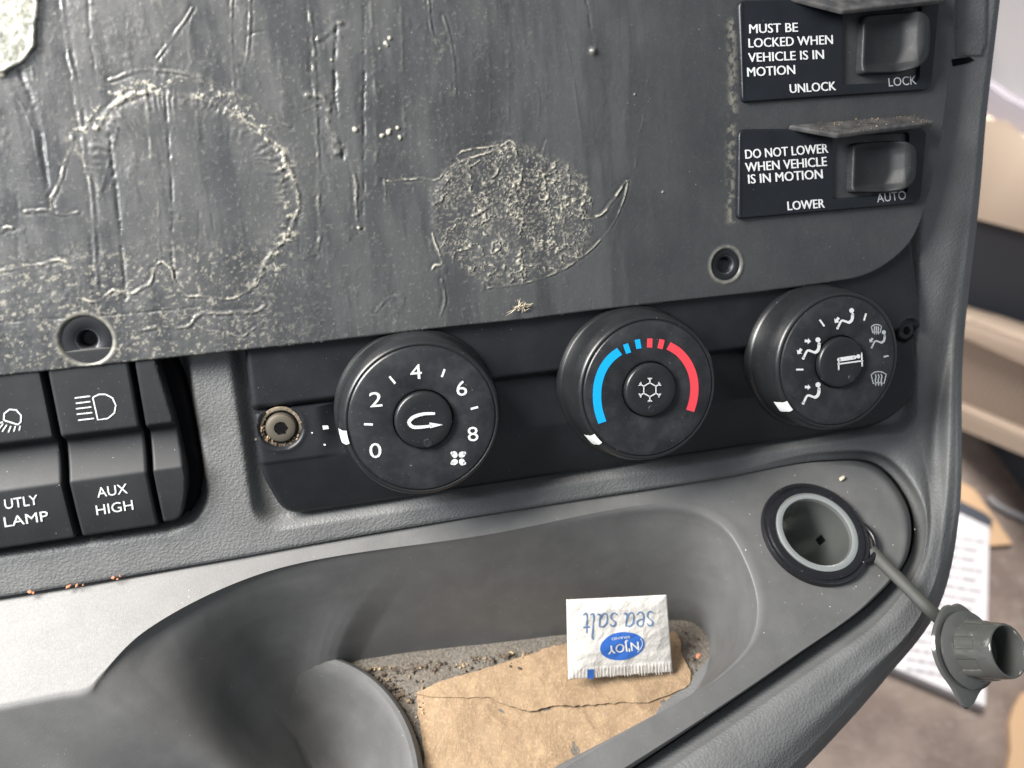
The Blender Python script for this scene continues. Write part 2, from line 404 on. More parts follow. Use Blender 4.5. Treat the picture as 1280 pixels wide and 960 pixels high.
# prints: flat marks laid on a surface.  surf(px,py) -> point on that surface
class Print:
    def __init__(s, surf): s.V = []; s.F = []; s.surf = surf; s.lift = .012
    def add(s, pts, faces):
        o = len(s.V); s.V += [s.surf(*p) for p in pts]; s.F += [tuple(o + i for i in f) for f in faces]
    def stroke(s, pts, w, caps=True, m=None):
        P = catmull(pts, m) if m else np.array(pts, float)
        T = np.gradient(P, axis=0) if len(P) > 1 else None
        L = []; Rr = []
        for i, p in enumerate(P):
            t = T[i] / max(np.linalg.norm(T[i]), 1e-9); nrm = np.array((-t[1], t[0])); ww = (w(i / (len(P) - 1)) if callable(w) else w) / 2
            L.append(p + nrm * ww); Rr.append(p - nrm * ww)
        k = len(P); s.add(L + Rr, [(i, i + 1, k + i + 1, k + i) for i in range(k - 1)])
        if caps:
            for q in (P[0], P[-1]): s.disc(q, (w(0) if callable(w) else w) / 2, 8)
    def disc(s, c, r, n=14, ry=None, rot=0):
        ry = ry or r; ca, sa = math.cos(rot), math.sin(rot); pts = []
        for k in range(n):
            x = r * math.cos(2 * math.pi * k / n); y = ry * math.sin(2 * math.pi * k / n); pts.append((c[0] + x * ca - y * sa, c[1] + x * sa + y * ca))
        s.add(pts, [tuple(range(n))])
    def poly(s, pts): s.add(pts, [tuple(range(len(pts)))])
    def text(s, txt, p0, p1, h, bold=.0, shear=0):
        cu = bpy.data.curves.new('t', 'FONT'); cu.body = txt; cu.offset = 0; cu.shear = shear; cu.resolution_u = 3
        ob = bpy.data.objects.new('t', cu); sc.collection.objects.link(ob)
        bpy.context.view_layer.update(); dg = bpy.context.evaluated_depsgraph_get()
        me = bpy.data.meshes.new_from_object(ob.evaluated_get(dg)); co = np.array([v.co[:] for v in me.vertices]); fs = [tuple(p.vertices) for p in me.polygons]
        x0, x1 = co[:, 0].min(), co[:, 0].max(); p0 = np.array(p0, float); p1 = np.array(p1, float); d = p1 - p0; up = np.array((d[1], -d[0])); up /= np.linalg.norm(up)
        cap = .73
        pts = [p0 + d * ((c[0] - x0) / (x1 - x0)) + up * h * (c[1] / cap) for c in co]
        s.add(pts, fs)
        if bold > .01:                      # heavy face: the same outline once more, half a stroke to the side and a hair above
            k0 = len(s.V); s.add([(p[0] + .65, p[1]) for p in pts], fs)
            for i_ in range(k0, len(s.V)): s.V[i_] = s.V[i_] + nz(CAM - s.V[i_]) * .003
        bpy.data.objects.remove(ob); bpy.data.curves.remove(cu); bpy.data.meshes.remove(me)
    def build(s, name, mat, parent):
        V = np.array(s.V)
        k = len(V); Fc = []
        for f in s.F:
            a, b, c = V[f[0]], V[f[1]], V[f[2]]
            n = np.zeros(3)
            for i in range(1, len(f) - 1): n += np.cross(V[f[i]] - a, V[f[i + 1]] - a)
            Fc.append(f if n.dot(CAM - a) > 0 else f[::-1])
        return mesh_obj(name, V, Fc, mat, parent, smooth=False)
def zoomf(sx, ox, oy):
    return lambda *p: [(x / sx + ox, y / sx + oy) for x, y in p]

# ================================================================ DASHBOARD
A0 = U(1060, 570, 0); SEAM_Y = A0[1]; NP = nz((0, .70, .714)); SL = NP[1] / NP[2]
def hh(y):                       # dash face flowing into the ledge plane
    z = SL * (SEAM_Y - y); k = .5
    return .5 * (z + np.sqrt(z * z + k * k)) - .06 * 0
def UH(px, py, off=0.0):         # point on the dash skin surface
    d = ray(px, py); lo, hi = 5.0, 60.0
    f = lambda t: (CAM + d * t)[2] - (hh((CAM + d * t)[1]) + off)
    for _ in range(60):
        m = (lo + hi) / 2
        if f(m) > 0: lo = m
        else: hi = m
    return CAM + d * lo
def UPP(px, py, off=0.0): return UP(px, py, A0 + NP * off, NP)

dash = thing('dashboard', 'grey grained vinyl dashboard with a smooth open storage pocket along its lower edge', 'dashboard', U(640, 700, -3))

G = [(-340, 800), (100, 730), (300, 696), (480, 664), (700, 628), (900, 597), (1030, 575), (1100, 582), (1137, 630), (1139, 690), (1095, 748), (1000, 818), (885, 898), (765, 980), (600, 1090)]
top = [(-340, -300), (60, -300), (330, -300), (600, -300), (850, -300), (1100, -300)]
def lerp(a, b, t): return (a[0] + (b[0] - a[0]) * t, a[1] + (b[1] - a[1]) * t)
G1 = [(p[0], p[1] - 6) for p in G[:6]] + [(1032, 563), (1108, 570), (1151, 624), (1154, 695), (1109, 765), (1013, 839), (898, 919), (778, 1001), (613, 1111)]
MM = [lerp(G[i], top[i], .45) for i in range(6)] + [(1115, 330), (1165, 380), (1172, 520), (1174, 672), (1140, 775), (1055, 858), (950, 950), (845, 1030), (690, 1140)]
RR = [lerp(G[i], top[i], .8) for i in range(6)] + [(1236, -200), (1219, 190), (1195, 440), (1190, 645), (1156, 770), (1080, 862), (980, 965), (885, 1045), (740, 1155)]
SS = top + [(1246, -300), (1228, 190), (1203, 440), (1198, 645), (1170, 755), (1100, 850), (1008, 952), (925, 1035), (790, 1150)]
def col_rail(pts, offs, kind): return np.array([kind(p[0], p[1], o) for p, o in zip(pts, offs)])
Z9 = [0] * 6
rails = [
 col_rail(G, [-.10] * 6 + [-.35] + [-1.0] * 8, UH),
 col_rail([lerp(a, b, .5) for a, b in zip(G, G1)], [-.03] * 6 + [-.18] + [-.72] * 8, UH),
 col_rail(G1, [0] * 7 + [-.06] * 8, UH),
 col_rail([lerp(a, b, .35) for a, b in zip(G1, MM)], [0] * 10 + [.12] * 5, UH),
 col_rail(MM, [0] * 15, UH),
 col_rail(RR, [0] * 6 + [0, 0, 0, -.02, -.35, -.55, -.6, -.6, -.6], UH),
 col_rail([lerp(a, b, .7) for a, b in zip(RR, SS)], [0] * 6 + [-.07, -.09, -.09, -.12, -.9, -1.1, -1.2, -1.2, -1.2], UH),
]
sr = col_rail(SS, [0] * 6 + [-.25, -.28, -.28, -.35, -2.0, -2.2, -2.3, -2.3, -2.3], UH)
rails.append(sr)
bk = sr.copy(); bk[6:] += np.array([-.35, 0, -2.5]); bk[10:] += np.array([-.3, .9, -.6])
bk2 = bk.copy(); bk2[6:] += np.array([-.6, .2, -5]); rails += [bk, bk2]
def loft(rails, na, nc_per, flip=False):
    RA = np.array([catmull(r, na) for r in rails])
    t = np.concatenate([[0], np.cumsum(np.linalg.norm(np.diff(RA, axis=0), axis=2).mean(1))])
    q = np.concatenate([np.linspace(t[i], t[i + 1], nc_per[i], endpoint=False) for i in range(len(t) - 1)] + [[t[-1]]])
    return pchip(t, RA, q)
grid = loft(rails, 620, [8, 8, 40, 90, 110, 14, 14, 14, 12])
# recesses behind the control units
def soft_box(X, Y, x0, x1, y0, y1, r, wid):
    qx = np.abs(X - (x0 + x1) / 2) - (x1 - x0) / 2 + r; qy = np.abs(Y - (y0 + y1) / 2) - (y1 - y0) / 2 + r
    d = np.hypot(np.maximum(qx, 0), np.maximum(qy, 0)) + np.minimum(np.maximum(qx, qy), 0) - r
    return 1 - sstep(-.02, wid, d)
X, Y = grid[..., 0], grid[..., 1]
dent = np.maximum(soft_box(X, Y, -10.95, 10.15, -2.78, 6, .6, .26) * .45, soft_box(X, Y, -22, -12.45, -2.35, 6, .9, .30) * .7)
onface = grid[..., 2] > -.3
grid[..., 2] -= np.where(onface & (Y > -3.35), dent, 0)
grid[..., 2] += .03 * (fbm(X * .5 + 40, Y * .5 + 40, 3) - .5)
mesh_obj('vinyl_skin', grid.reshape(-1, 3), grid_faces(*grid.shape[:2]), 'leather', dash)

# --- smooth ledge with the pocket mouth
RM = [(-340, 958), (112, 868), (172, 796), (318, 720), (600, 672), (850, 635), (903, 658), (932, 704), (946, 755), (938, 800), (897, 846), (835, 884), (755, 927), (690, 962), (560, 1045)]
FP0 = U(600, 800, -1.2); FN = UPV
def UF(px, py, off=0.0): return UP(px, py, FP0 + FN * off, FN)
WBp = [(-300, 1170), (450, 1075), (356, 854), (440, 828), (640, 806), (812, 784), (858, 776), (880, 790), (888, 812)]
gp = [lerp(a, b, .02) for a, b in zip(G, RM)]
def inset(a, b, d):
    L = math.hypot(b[0] - a[0], b[1] - a[1]); return lerp(a, b, min(d / L, .8))
rp = col_rail([(p[0] + .6 * (q[0] - p[0]), p[1] + .6 * (q[1] - p[1])) for p, q in zip(G, G1)], [-.25] * 6 + [-.5] + [-1.4] * 8, UPP)
r0 = col_rail(gp, [-.12] * 6 + [-.3] + [-1.1] * 8, UPP)
r1 = col_rail([inset(a, b, 5) for a, b in zip(G, RM)], [-.02] * 7 + [-.28] * 8, UPP)
r2 = col_rail([inset(a, b, 12) for a, b in zip(G, RM)], [0] * 15, UPP)
r3 = col_rail([inset(b, a, 9) for a, b in zip(G, RM)], [.015] * 15, UPP)
r4 = col_rail(RM, [-.05] * 15, UPP)
wb = [UF(*p, o_) for p, o_ in zip(WBp, [-.15, -.95, .38] + [-.05] + [-.15] * 5)]
for i in range(9, 15):
    p = r4[i]; t = np.dot(p - FP0, FN) + .15; wb.append(p - FN * t + np.array([-.25, .25, 0]))
wb = np.array(wb)
inward = np.zeros_like(r4)
lerp3 = lambda a, b, t: a + (b - a) * t
r5 = lerp3(r4, wb, .06) + NP * .0; r6 = lerp3(r4, wb, .5) - np.array([0, 0, 1.0]) * .12 * 0; r7 = lerp3(r4, wb, .93)
for rr_, d_ in ((r5, .02), (r6, .18), (r7, .10)): rr_ -= NP * 0
def sharpen(A): return np.vstack([A[:1], [lerp3(A[0], A[1], .90)], A[1:2], [lerp3(A[1], A[2], .22)], A[2:]])
rp, r0, r1, r2, r3, r4, r5, r6, r7, wb = [sharpen(a_) for a_ in (rp, r0, r1, r2, r3, r4, r5, r6, r7, wb)]
led = loft([rp, r0, r1, r2, lerp3(r2, r3, .06), lerp3(r2, r3, .35), lerp3(r2, r3, .65), lerp3(r2, r3, .94), r3, r4, r5, r6, r7, wb], 620, [3, 5, 6, 5, 20, 20, 20, 5, 6, 6, 30, 24, 8])
_w = np.clip((np.arange(led.shape[0]) - 99) / 14.0, 0, 1)[:, None, None]; _k = 31
_pad = np.concatenate([np.repeat(led[:, :1], _k, 1), led, np.repeat(led[:, -1:], _k, 1)], 1)
_sm = sum(_pad[:, _k + j:_k + j + led.shape[1]] * (1 - abs(j) / (_k + 1)) for j in range(-_k, _k + 1)) / sum(1 - abs(j) / (_k + 1) for j in range(-_k, _k + 1))
led = led * (1 - _w) + _sm * _w
# the back wall runs down into the cup bowl without a step
_c0 = UF(349, 998, 0); _d = led - _c0; _hh = _d @ FN; _rr = np.linalg.norm(_d - _hh[..., None] * FN, axis=2)
_bowl = np.interp(_rr[-1], [0, 1.0, 1.9, 2.6, 3.2, 3.48, 3.62, 3.76, 3.9, 4.05, 4.3], [-3.1, -2.95, -2.3, -1.35, -.35, .20, .42, .53, .52, .25, -.15]) - .05
_in = (_rr[-1] < 4.3).astype(float); _ker = np.hanning(25); _in = np.convolve(_in, _ker / _ker.sum(), 'same')
_ww = np.clip((np.arange(led.shape[0]) - 100) / (led.shape[0] - 101.0), 0, 1); _ww = _ww * _ww * (3 - 2 * _ww)
led = led + (_ww[:, None] * (_in * (_bowl - _hh[-1]))[None])[..., None] * FN
SOC = UPP(1017, 668)
f = grid_faces(*led.shape[:2]); fc = led.reshape(-1, 3)[f].mean(1)
rel = fc - SOC; rel -= np.outer(rel @ NP, NP); f = f[np.linalg.norm(rel, axis=1) > 1.36]
mesh_obj('ledge_panel', led.reshape(-1, 3), f, 'ledge', dash)

# --- pocket floor
ex = np.array([1.0, 0, 0]); ey = np.cross(FN, ex)
CUPC = UF(349, 998, 0)
gx = np.linspace(-16, 8, 400); gy = np.linspace(-9, 2.0, 200); XX, YY = np.meshgrid(gx, gy)
bumpz = .05 * (fbm(XX * 1.3, YY * 1.3, 5, .6) - .5)
Vf = FP0 + XX[..., None] * ex + YY[..., None] * ey + bumpz[..., None] * FN
f = grid_faces(200, 400); fc = Vf.reshape(-1, 3)[f].mean(1); rel = fc - CUPC; rel -= np.outer(rel @ FN, FN); f = f[np.linalg.norm(rel, axis=1) > 3.75]
o = mesh_obj('pocket_floor', Vf.reshape(-1, 3), f, 'dirt', dash)
cup_prof = [(4.08, -.1), (4.05, .25), (4.0, .42), (3.9, .52), (3.76, .53), (3.62, .42), (3.48, .20), (3.2, -.35), (2.6, -1.35), (1.9, -2.3), (1.0, -2.95), (0.01, -3.1)]
lathe('cup_holder', cup_prof, CUPC, FN, 'ledge', dash, n=160)

# --- the separate upper trim of the dash side, with the gap under it
tr = [U(1192, -300, .10), U(1249, -300, .10), U(1239, 66, .10), U(1226, 68, .10), U(1193, 78, .10)]
extrude_poly('side_trim', [p for p in tr], (0, 0, 1), 3.0, 'leather', dash, bevel=.30, smooth=True)
extrude_poly('trim_gap', [U(1190, 74, .03), U(1212, 71, .03), U(1218, 75, .03), U(1210, 79, .03), U(1192, 83, .03)], (0, 0, 1), .3, 'void', dash)

# ================================================================ COVER PLATE with adhesive
ZP = .55
px_out = [(-340, 511), (0, 470), (169, 452), (400, 428), (500, 416), (660, 399), (737, 389), (944, 366), (1040, 353), (1080, 345), (1112, 328), (1140, 300), (1160, 250), (1176, 180), (1187, 100), (1193, 30), (1199, -60), (1206, -300), (-340, -300)]
outl = [U(*p, ZP)[:2] for p in px_out]
outl = np.array([*outl[:7], *catmull(np.array(outl[7:17]), 60), *outl[17:]])
cover = thing('cover_plate', 'dark dash plate smeared with dried adhesive, ridges and a crusty round glue patch', 'dash plate', U(560, 430, .3))
HOLES = [U(108, 425, ZP), U(908, 331, ZP)]
STR = []   # polyline px, width cm, height cm, crust, wobble
def st(pts, wd, h, crust_glint=0.0, wob=.02): STR.append((pts, wd, h, crust_glint, wob))
st([(75, -20), (85, 60), (95, 110), (105, 180), (115, 250), (122, 370)], .07, .035)
st([(108, -20), (113, 50), (122, 108)], .05, -.03)
st([(25, 90), (45, 140), (55, 200), (66, 262)], .09, -.05); st([(40, 85), (55, 160), (64, 235)], .05, .03)
st([(0, 100), (20, 120), (40, 160), (50, 210)], .05, .03)
st([(66, 262), (64, 248), (76, 225), (82, 200), (92, 180), (90, 165)], .055, .05, .35, .05)
st([(30, 265), (60, 262), (80, 268), (98, 266)], .06, .05, .2, .05)
st([(181, 95), (186, 150), (190, 200), (198, 260), (200, 330)], .05, .03, .1)
st([(207, 120), (211, 180), (216, 250), (214, 315), (225, 362), (232, 374)], .05, -.045)
st([(137, 170), (143, 220), (150, 280), (158, 372)], .07, -.05); st([(150, 150), (140, 190), (126, 238)], .05, .03)
st([(290, -20), (289, 50), (293, 108)], .05, .045, .2); st([(313, -20), (311, 60), (304, 95)], .05, .04)
st([(311, 45), (320, 40), (360, 43)], .04, -.03)
st([(195, 72), (210, 55), (225, 35), (240, 10)], .05, .045, .1); st([(203, 78), (198, 45)], .04, .03)
st([(138, 100), (165, 91), (190, 87), (225, 91), (262, 100), (290, 115), (320, 130), (340, 148), (362, 158)], .06, .05, .1)
st([(120, 162), (135, 140), (155, 125), (178, 117), (205, 118), (235, 118), (260, 124), (282, 135), (302, 150), (325, 165), (345, 182), (358, 205), (366, 230), (372, 252), (369, 275), (356, 295), (342, 312), (330, 332), (318, 350), (308, 362)], .09, .06, .45, .08)
st([(88, 165), (95, 185), (105, 200), (112, 230)], .10, .03, .2, .08)
st([(0, 338), (25, 333), (50, 330), (80, 325), (92, 335), (100, 350), (100, 370), (118, 376), (130, 372), (140, 364), (160, 368), (175, 362), (188, 350), (194, 335), (203, 328), (213, 336), (220, 352), (232, 368), (265, 371), (292, 373), (305, 365), (322, 352), (330, 340)], .055, .055, .55, .06)
st([(175, 412), (200, 408), (235, 407), (245, 395), (270, 391), (305, 390), (325, 386), (332, 378), (325, 376)], .07, .06, .25, .05)
st([(240, 400), (255, 412), (280, 415), (300, 420), (320, 408)], .05, .04, .2, .05)
st([(382, -20), (390, 40), (394, 100), (396, 160), (398, 240), (400, 300), (394, 318)], .07, .06, .2, .05)
st([(398, 50), (412, 38), (420, 30), (428, 28)], .09, .07, .1, .05)
st([(421, 30), (419, 90), (422, 150), (428, 198)], .07, -.06, 0, .03)
st([(388, 120), (405, 122), (410, 145), (416, 165), (420, 190)], .16, .09, .12, .09)
st([(377, 138), (392, 132), (402, 128)], .05, .05, .3)
st([(440, 205), (445, 240), (448, 282)], .08, .06, .2, .07); st([(455, -20), (455, 140), (454, 286)], .06, -.045)
st([(462, -20), (466, 60), (470, 150), (470, 230)], .10, .03, .04); st([(500, -20), (503, 80), (505, 170)], .10, .028, .04)
st([(535, -20), (540, 40), (548, 60)], .05, .04); st([(555, 20), (565, 60), (570, 130)], .06, .035, .1)
st([(480, 225), (482, 255)], .05, .05, .5); st([(480, 226), (500, 225), (520, 224), (550, 222), (558, 212), (575, 204), (590, 196), (610, 190), (630, 180), (637, 176), (648, 184)], .045, .055, .75, .05)
st([(575, 204), (570, 198), (578, 190), (600, 184), (620, 183)], .04, .05, .7, .05)
st([(555, 202), (575, 208), (590, 207), (600, 200)], .04, .05, .6, .05)
st([(607, 226), (620, 218), (625, 209)], .05, .06, .5)
st([(590, 270), (610, 260), (635, 245), (650, 235)], .07, .07, .35)
st([(677, 196), (683, 176)], .05, .06, .6); st([(676, 192), (685, 206)], .05, .05, .5)
st([(684, 224), (700, 226), (715, 230), (730, 233)], .045, .055, .6)
st([(650, 225), (662, 212)], .04, .04, .3); st([(690, 225), (700, 248), (702, 275), (706, 310)], .035, .045, .5, .06)
st([(540, 292), (546, 310), (552, 330), (545, 332), (540, 338)], .05, .055, .75, .06)
st([(610, 360), (640, 356), (670, 350), (690, 343), (710, 333), (735, 315), (752, 298), (765, 282), (775, 262), (782, 240), (785, 226)], .045, .06, .5, .01)
st([(744, 271), (752, 268), (765, 252), (775, 238), (783, 226)], .06, .08, .95, .03)
st([(795, 195), (794, 210), (796, 180), (803, 150), (810, 100)], .04, .03, .05)
st([(730, -20), (738, 30), (741, 60)], .06, -.03)
st([(470, 390), (490, 370), (520, 385)], .06, .035, .1); st([(552, 350), (556, 375), (550, 398)], .06, .045, .12)
st([(605, 100), (610, 70), (600, 60), (635, 50), (640, 75)], .05, .025); st([(612, 75), (613, 150)], .05, .022); st([(636, 70), (636, 150)], .05, .022)
st([(650, 110), (660, 108), (672, 115), (672, 165)], .05, .02)
st([(0, 403), (70, 398), (139, 394), (250, 384)], .035, -.03, 0, .005)
st([(240, 20), (236, 60), (250, 100)], .05, .02); st([(0, 290), (8, 285), (15, 286)], .06, .05, .2)
st([(700, 20), (715, 90), (728, 175)], .05, .018)
for k in range(46):
    x0 = random.uniform(380, 840); y0 = random.uniform(-20, 120); L = random.uniform(50, 180)
    st([(x0, y0), (x0 + random.uniform(-3, 4), y0 + L * .5), (x0 + random.uniform(-3, 6), y0 + L)], random.uniform(.14, .40), random.choice((-1, 1)) * random.uniform(.0015, .005))
for k in range(26):
    x0 = random.uniform(20, 440); y0 = random.uniform(-20, 300); L = random.uniform(30, 120)
    st([(x0, y0), (x0 + random.uniform(-8, 8), y0 + L * .5), (x0 + random.uniform(-10, 12), y0 + L)], random.uniform(.03, .1), random.choice((-1, 1)) * random.uniform(.006, .018))
GL = {}
def cover_z(X, Y):
    wx = X + .10 * (fbm(X * 3, Y * 3, 4, .6) - .5); wy = Y + .10 * (fbm(X * 3 + 50, Y * 3 + 20, 4, .6) - .5)
    z = np.zeros(X.shape); crust_glint = np.zeros(X.shape); film = np.zeros(X.shape)
    br = fbm(X * 6, Y * 6, 3, .6); br2 = fbm(X * 3.1 + 11, Y * 3.1 + 60, 4, .65)
    for pts, wd, h, cr, wob in STR:
        P = np.array([U(p[0], p[1], ZP)[:2] for p in pts]); P = catmull(P, max(6, len(P) * 3)) if len(P) > 2 else P
        x0, y0 = P.min(0) - wd * 3 - .2; x1, y1 = P.max(0) + wd * 3 + .2
        sel = (X > x0) & (X < x1) & (Y > y0) & (Y < y1)
        if not sel.any(): continue
        k = 6 * wob + .12
        xs = X[sel] + (wx[sel] - X[sel]) * k * 3; ys = Y[sel] + (wy[sel] - Y[sel]) * k * 3
        d = seg_dist(xs, ys, P, False)[0]
        w2 = wd * (.20 + .55 * br[sel]) if h > 0 else wd * .6
        cut = .15 + .85 * sstep(.38, .58, br2[sel]); cutc = sstep(.44, .60, br2[sel]) + .15
        g = np.exp(-(d / w2) ** 2) * cut
        z[sel] += h * g * (.34 if h > 0 else .6) * (.6 + .8 * br2[sel])
        if h > .03: z[sel] -= .012 * np.exp(-((d - wd * 1.1) / (wd * .6)) ** 2) * cut
        if cr: crust_glint[sel] = np.maximum(crust_glint[sel], cr * 1.5 * np.exp(-((d + w2 * .2) / (w2 * .8)) ** 2) * cutc)  # cream glue on the ridges, doubling as painted thin highlights
    # crusty round patch
    c = U(642, 270, ZP); rx = U(742, 262, ZP)[0] - c[0]; ry = U(642, 178, ZP)[1] - c[1]
    e = np.hypot((X - c[0]) / rx, (Y - c[1]) / ry) + .22 * (fbm(X * 1.6, Y * 1.6, 4, .6) - .5)
    m = 1 - sstep(.9, 1.04, e)
    crk = np.abs(fbm(X * 4.2 + 5, Y * 4.2, 5, .62) - .5) * 2; crk2 = np.abs(fbm(X * 9, Y * 9 + 30, 3, .6) - .5) * 2
    pm = sstep(.42, .62, fbm(X * 1.9 + 3, Y * 1.9, 4, .6)); big = np.abs(fbm(X * 1.5 + 71, Y * 1.5 + 4, 4, .55) - .5) * 2
    z += m * (.006 + .014 * (1 - sstep(0, .07, crk)) * (.3 + pm) + .016 * fbm(X * 16, Y * 16, 3, .6) * (.4 + pm) + .008 * (1 - sstep(0, .10, crk2)) * pm + .030 * (1 - sstep(0, .04, big)))
    crust_glint = np.maximum(crust_glint, m * (.95 * (1 - sstep(0, .03, big)) + .6 * (1 - sstep(0, .05, crk)) * pm + .55 * (1 - sstep(0, .10, crk2)) * sstep(.45, .6, fbm(X * 2.2, Y * 2.2 + 9, 3)) + .8 * sstep(.58, .68, fbm(X * 17, Y * 17, 3, .6)) * (.35 + .65 * pm)) * .75)
    # wrinkled band of the big ring at the left
    for cc, ra, rb, wdt in (((235, 250), 135, 135, .34),):
        q = U(cc[0], cc[1], ZP); r1_ = U(cc[0] + ra, cc[1], ZP)[0] - q[0]; dd = np.hypot(X - q[0], Y - q[1]); a = np.arctan2(Y - q[1], X - q[0])
        band = np.exp(-((dd - r1_ + .28) / wdt) ** 2) * (sstep(-.9, -.3, a)) * (1 - sstep(2.5, 2.9, a))
        z += band * .020 * (np.sin(a * 84 + 26 * fbm(X * 1.4, Y * 1.4, 4)) * .5 + .5) * sstep(.35, .65, fbm(X * 1.8, Y * 1.8, 3)) + band * .012 * fbm(X * 9, Y * 9, 3)
        film = np.maximum(film, .5 * band)
    q = U(228, 250, ZP); rq = U(365, 250, ZP)[0] - q[0]; dd = np.hypot(X - q[0], (Y - q[1]) * .98) - rq; a = np.arctan2(Y - q[1], X - q[0])
    m2 = np.exp(-(dd / .22) ** 2) * (sstep(-1.3, -.8, a)) * (1 - sstep(2.3, 2.7, a)); fl = sstep(.56, .68, fbm(X * 9 + 3, Y * 9, 4, .65))
    crust_glint = np.maximum(crust_glint, m2 * fl * .75); z += m2 * fl * .02
    # pale torn corner, top left
    pc = np.array([U(p[0], p[1], ZP)[:2] for p in [(-160, -60), (47, -80), (50, 20), (47, 60), (30, 78), (8, 92), (-40, 100), (-160, 100)]])
    d, _, _, ins = seg_dist(X + .12 * (fbm(X * 3, Y * 3, 3) - .5), Y, pc); pale = sstep(0, .05, np.where(ins, d, 0))
    z += pale * (.05 + .07 * (fbm(X * 3.5, Y * 3.5, 4, .6) - .3)) + .03 * np.exp(-(d / .08) ** 2)
    # lower left grimy area
    ll = sstep(250, 330, 0 * X) if False else 0
    q0 = U(150, 330, ZP); low = sstep(q0[1] + .6, q0[1] - .1, Y) if False else 1 - sstep(q0[1] - .1, q0[1] + .7, Y)
    low = low * (1 - sstep(q0[0] + 1.5, q0[0] + 5.5, X))
    crust_glint = np.maximum(crust_glint, low * sstep(.58, .70, fbm(X * 12, Y * 12, 4, .65)) * .35)
    z += low * .02 * fbm(X * 7, Y * 7, 4, .6)
    # general films
    streak = fbm(X * 1.6, Y * .28, 4, .55); lim = 1 - sstep(-1.5, 3.0, X)
    film = np.clip(film + lim * sstep(.42, .66, streak) * .8, 0, 1)
    z += lim * .006 * sstep(.40, .62, streak) + .007 * fbm(X * 3, Y * 1.6, 4, .55) + .05 * (fbm(X * .35, Y * .35, 2) - .5)
    lumps = sstep(.60, .74, fbm(X * 2.6 + 30, Y * 1.6, 5, .65)) * (1 - sstep(-4, 4, X)); z += .014 * lumps * fbm(X * 8, Y * 8, 3); crust_glint = crust_glint + 0
    grit = sstep(.73, .80, fbm(X * 14, Y * 14, 2, .5)) * (1 - sstep(-6, 1, X)); z += .003 * grit; crust_glint = np.maximum(crust_glint, grit * .10)
    # screw countersinks, raised pimple
    for hq, rr_ in zip(HOLES, (.62, .50)):
        d = np.hypot(X - hq[0], Y - hq[1]); near = 1 - sstep(rr_ - .02, rr_ + .1, d)
        z = z * (1 - near) + .02 * np.exp(-((d - rr_ - .03) / .05) ** 2) - .07 * (1 - sstep(rr_ - .08, rr_, d))
        crust_glint = crust_glint * (1 - near) + .45 * np.exp(-((d - rr_ - .02) / .05) ** 2) * (fbm(X * 5, Y * 5, 3) + .1)
        z -= .45 * (1 - sstep(.16, .26, d))
    p = U(741, 64, ZP); d = np.hypot(X - p[0], Y - p[1]); z += .10 * np.exp(-(d / .09) ** 2); crust_glint = np.maximum(crust_glint, .25 * np.exp(-(d / .08) ** 2))
    for (sx, sy, r) in ((121, 159, .10), (482, 55, .10), (444, 162, .09), (486, 165, .12), (478, 170, .08), (497, 160, .07), (500, 172, .07), (415, 75, .06), (2, 92, .12), (475, 62, .07), (487, 48, .06), (828, 240, .05), (793, 118, .04), (448, 285, .06)):
        p = U(sx, sy, ZP); d = np.hypot(X - p[0], Y - p[1]); g = sstep(.45, .75, np.exp(-(d / r / .85) ** 2) * (.2 + 1.5 * fbm(X * 14 + sx, Y * 11, 3, .6))); z += .035 * g; crust_glint = np.maximum(crust_glint, .9 * g)
    # edge dust near the switch plates
    for (ax, ay, bx, by) in ((914, 30, 916, 140), (914, 160, 914, 275)):
        P = np.array([U(ax, ay, ZP)[:2], U(bx, by, ZP)[:2]]); d = seg_dist(X, Y, P, False)[0]
        crust_glint = np.maximum(crust_glint, .55 * np.exp(-(d / .13) ** 2) * sstep(.45, .6, fbm(X * 8, Y * 8, 4, .65)) * .6)
    GL['a'] = (crust_glint, film, pale)
    return ZP + z
cov, VV = slab('adhesive_plate', outl, cover_z, .22, .029, 'cover', cover, edge=.05, attr=True)
# store the dried-glue masks as a colour attribute (recomputed on the final vertices)
cover_z(VV[:, 0].copy(), VV[:, 1].copy()); cr_, fi_, pa_ = GL['a']
ca = cov.data.color_attributes.new('glue', 'FLOAT_COLOR', 'POINT')
arr = np.stack([np.clip(cr_, 0, 1), np.clip(fi_, 0, 1), np.clip(pa_, 0, 1), np.ones_like(cr_)], -1).astype(np.float32)
if len(cov.data.vertices) == len(arr): ca.data.foreach_set('color', arr.ravel())
for hq, rr_ in zip(HOLES, (.60, .46)):
    lathe('washer', [(rr_, -.16), (rr_, -.045), (rr_ - .04, -.03), (.30, -.05), (.22, -.12), (.19, -.3), (.17, -.42), (.01, -.44)], hq, (0, 0, 1), 'black', cover, n=64)

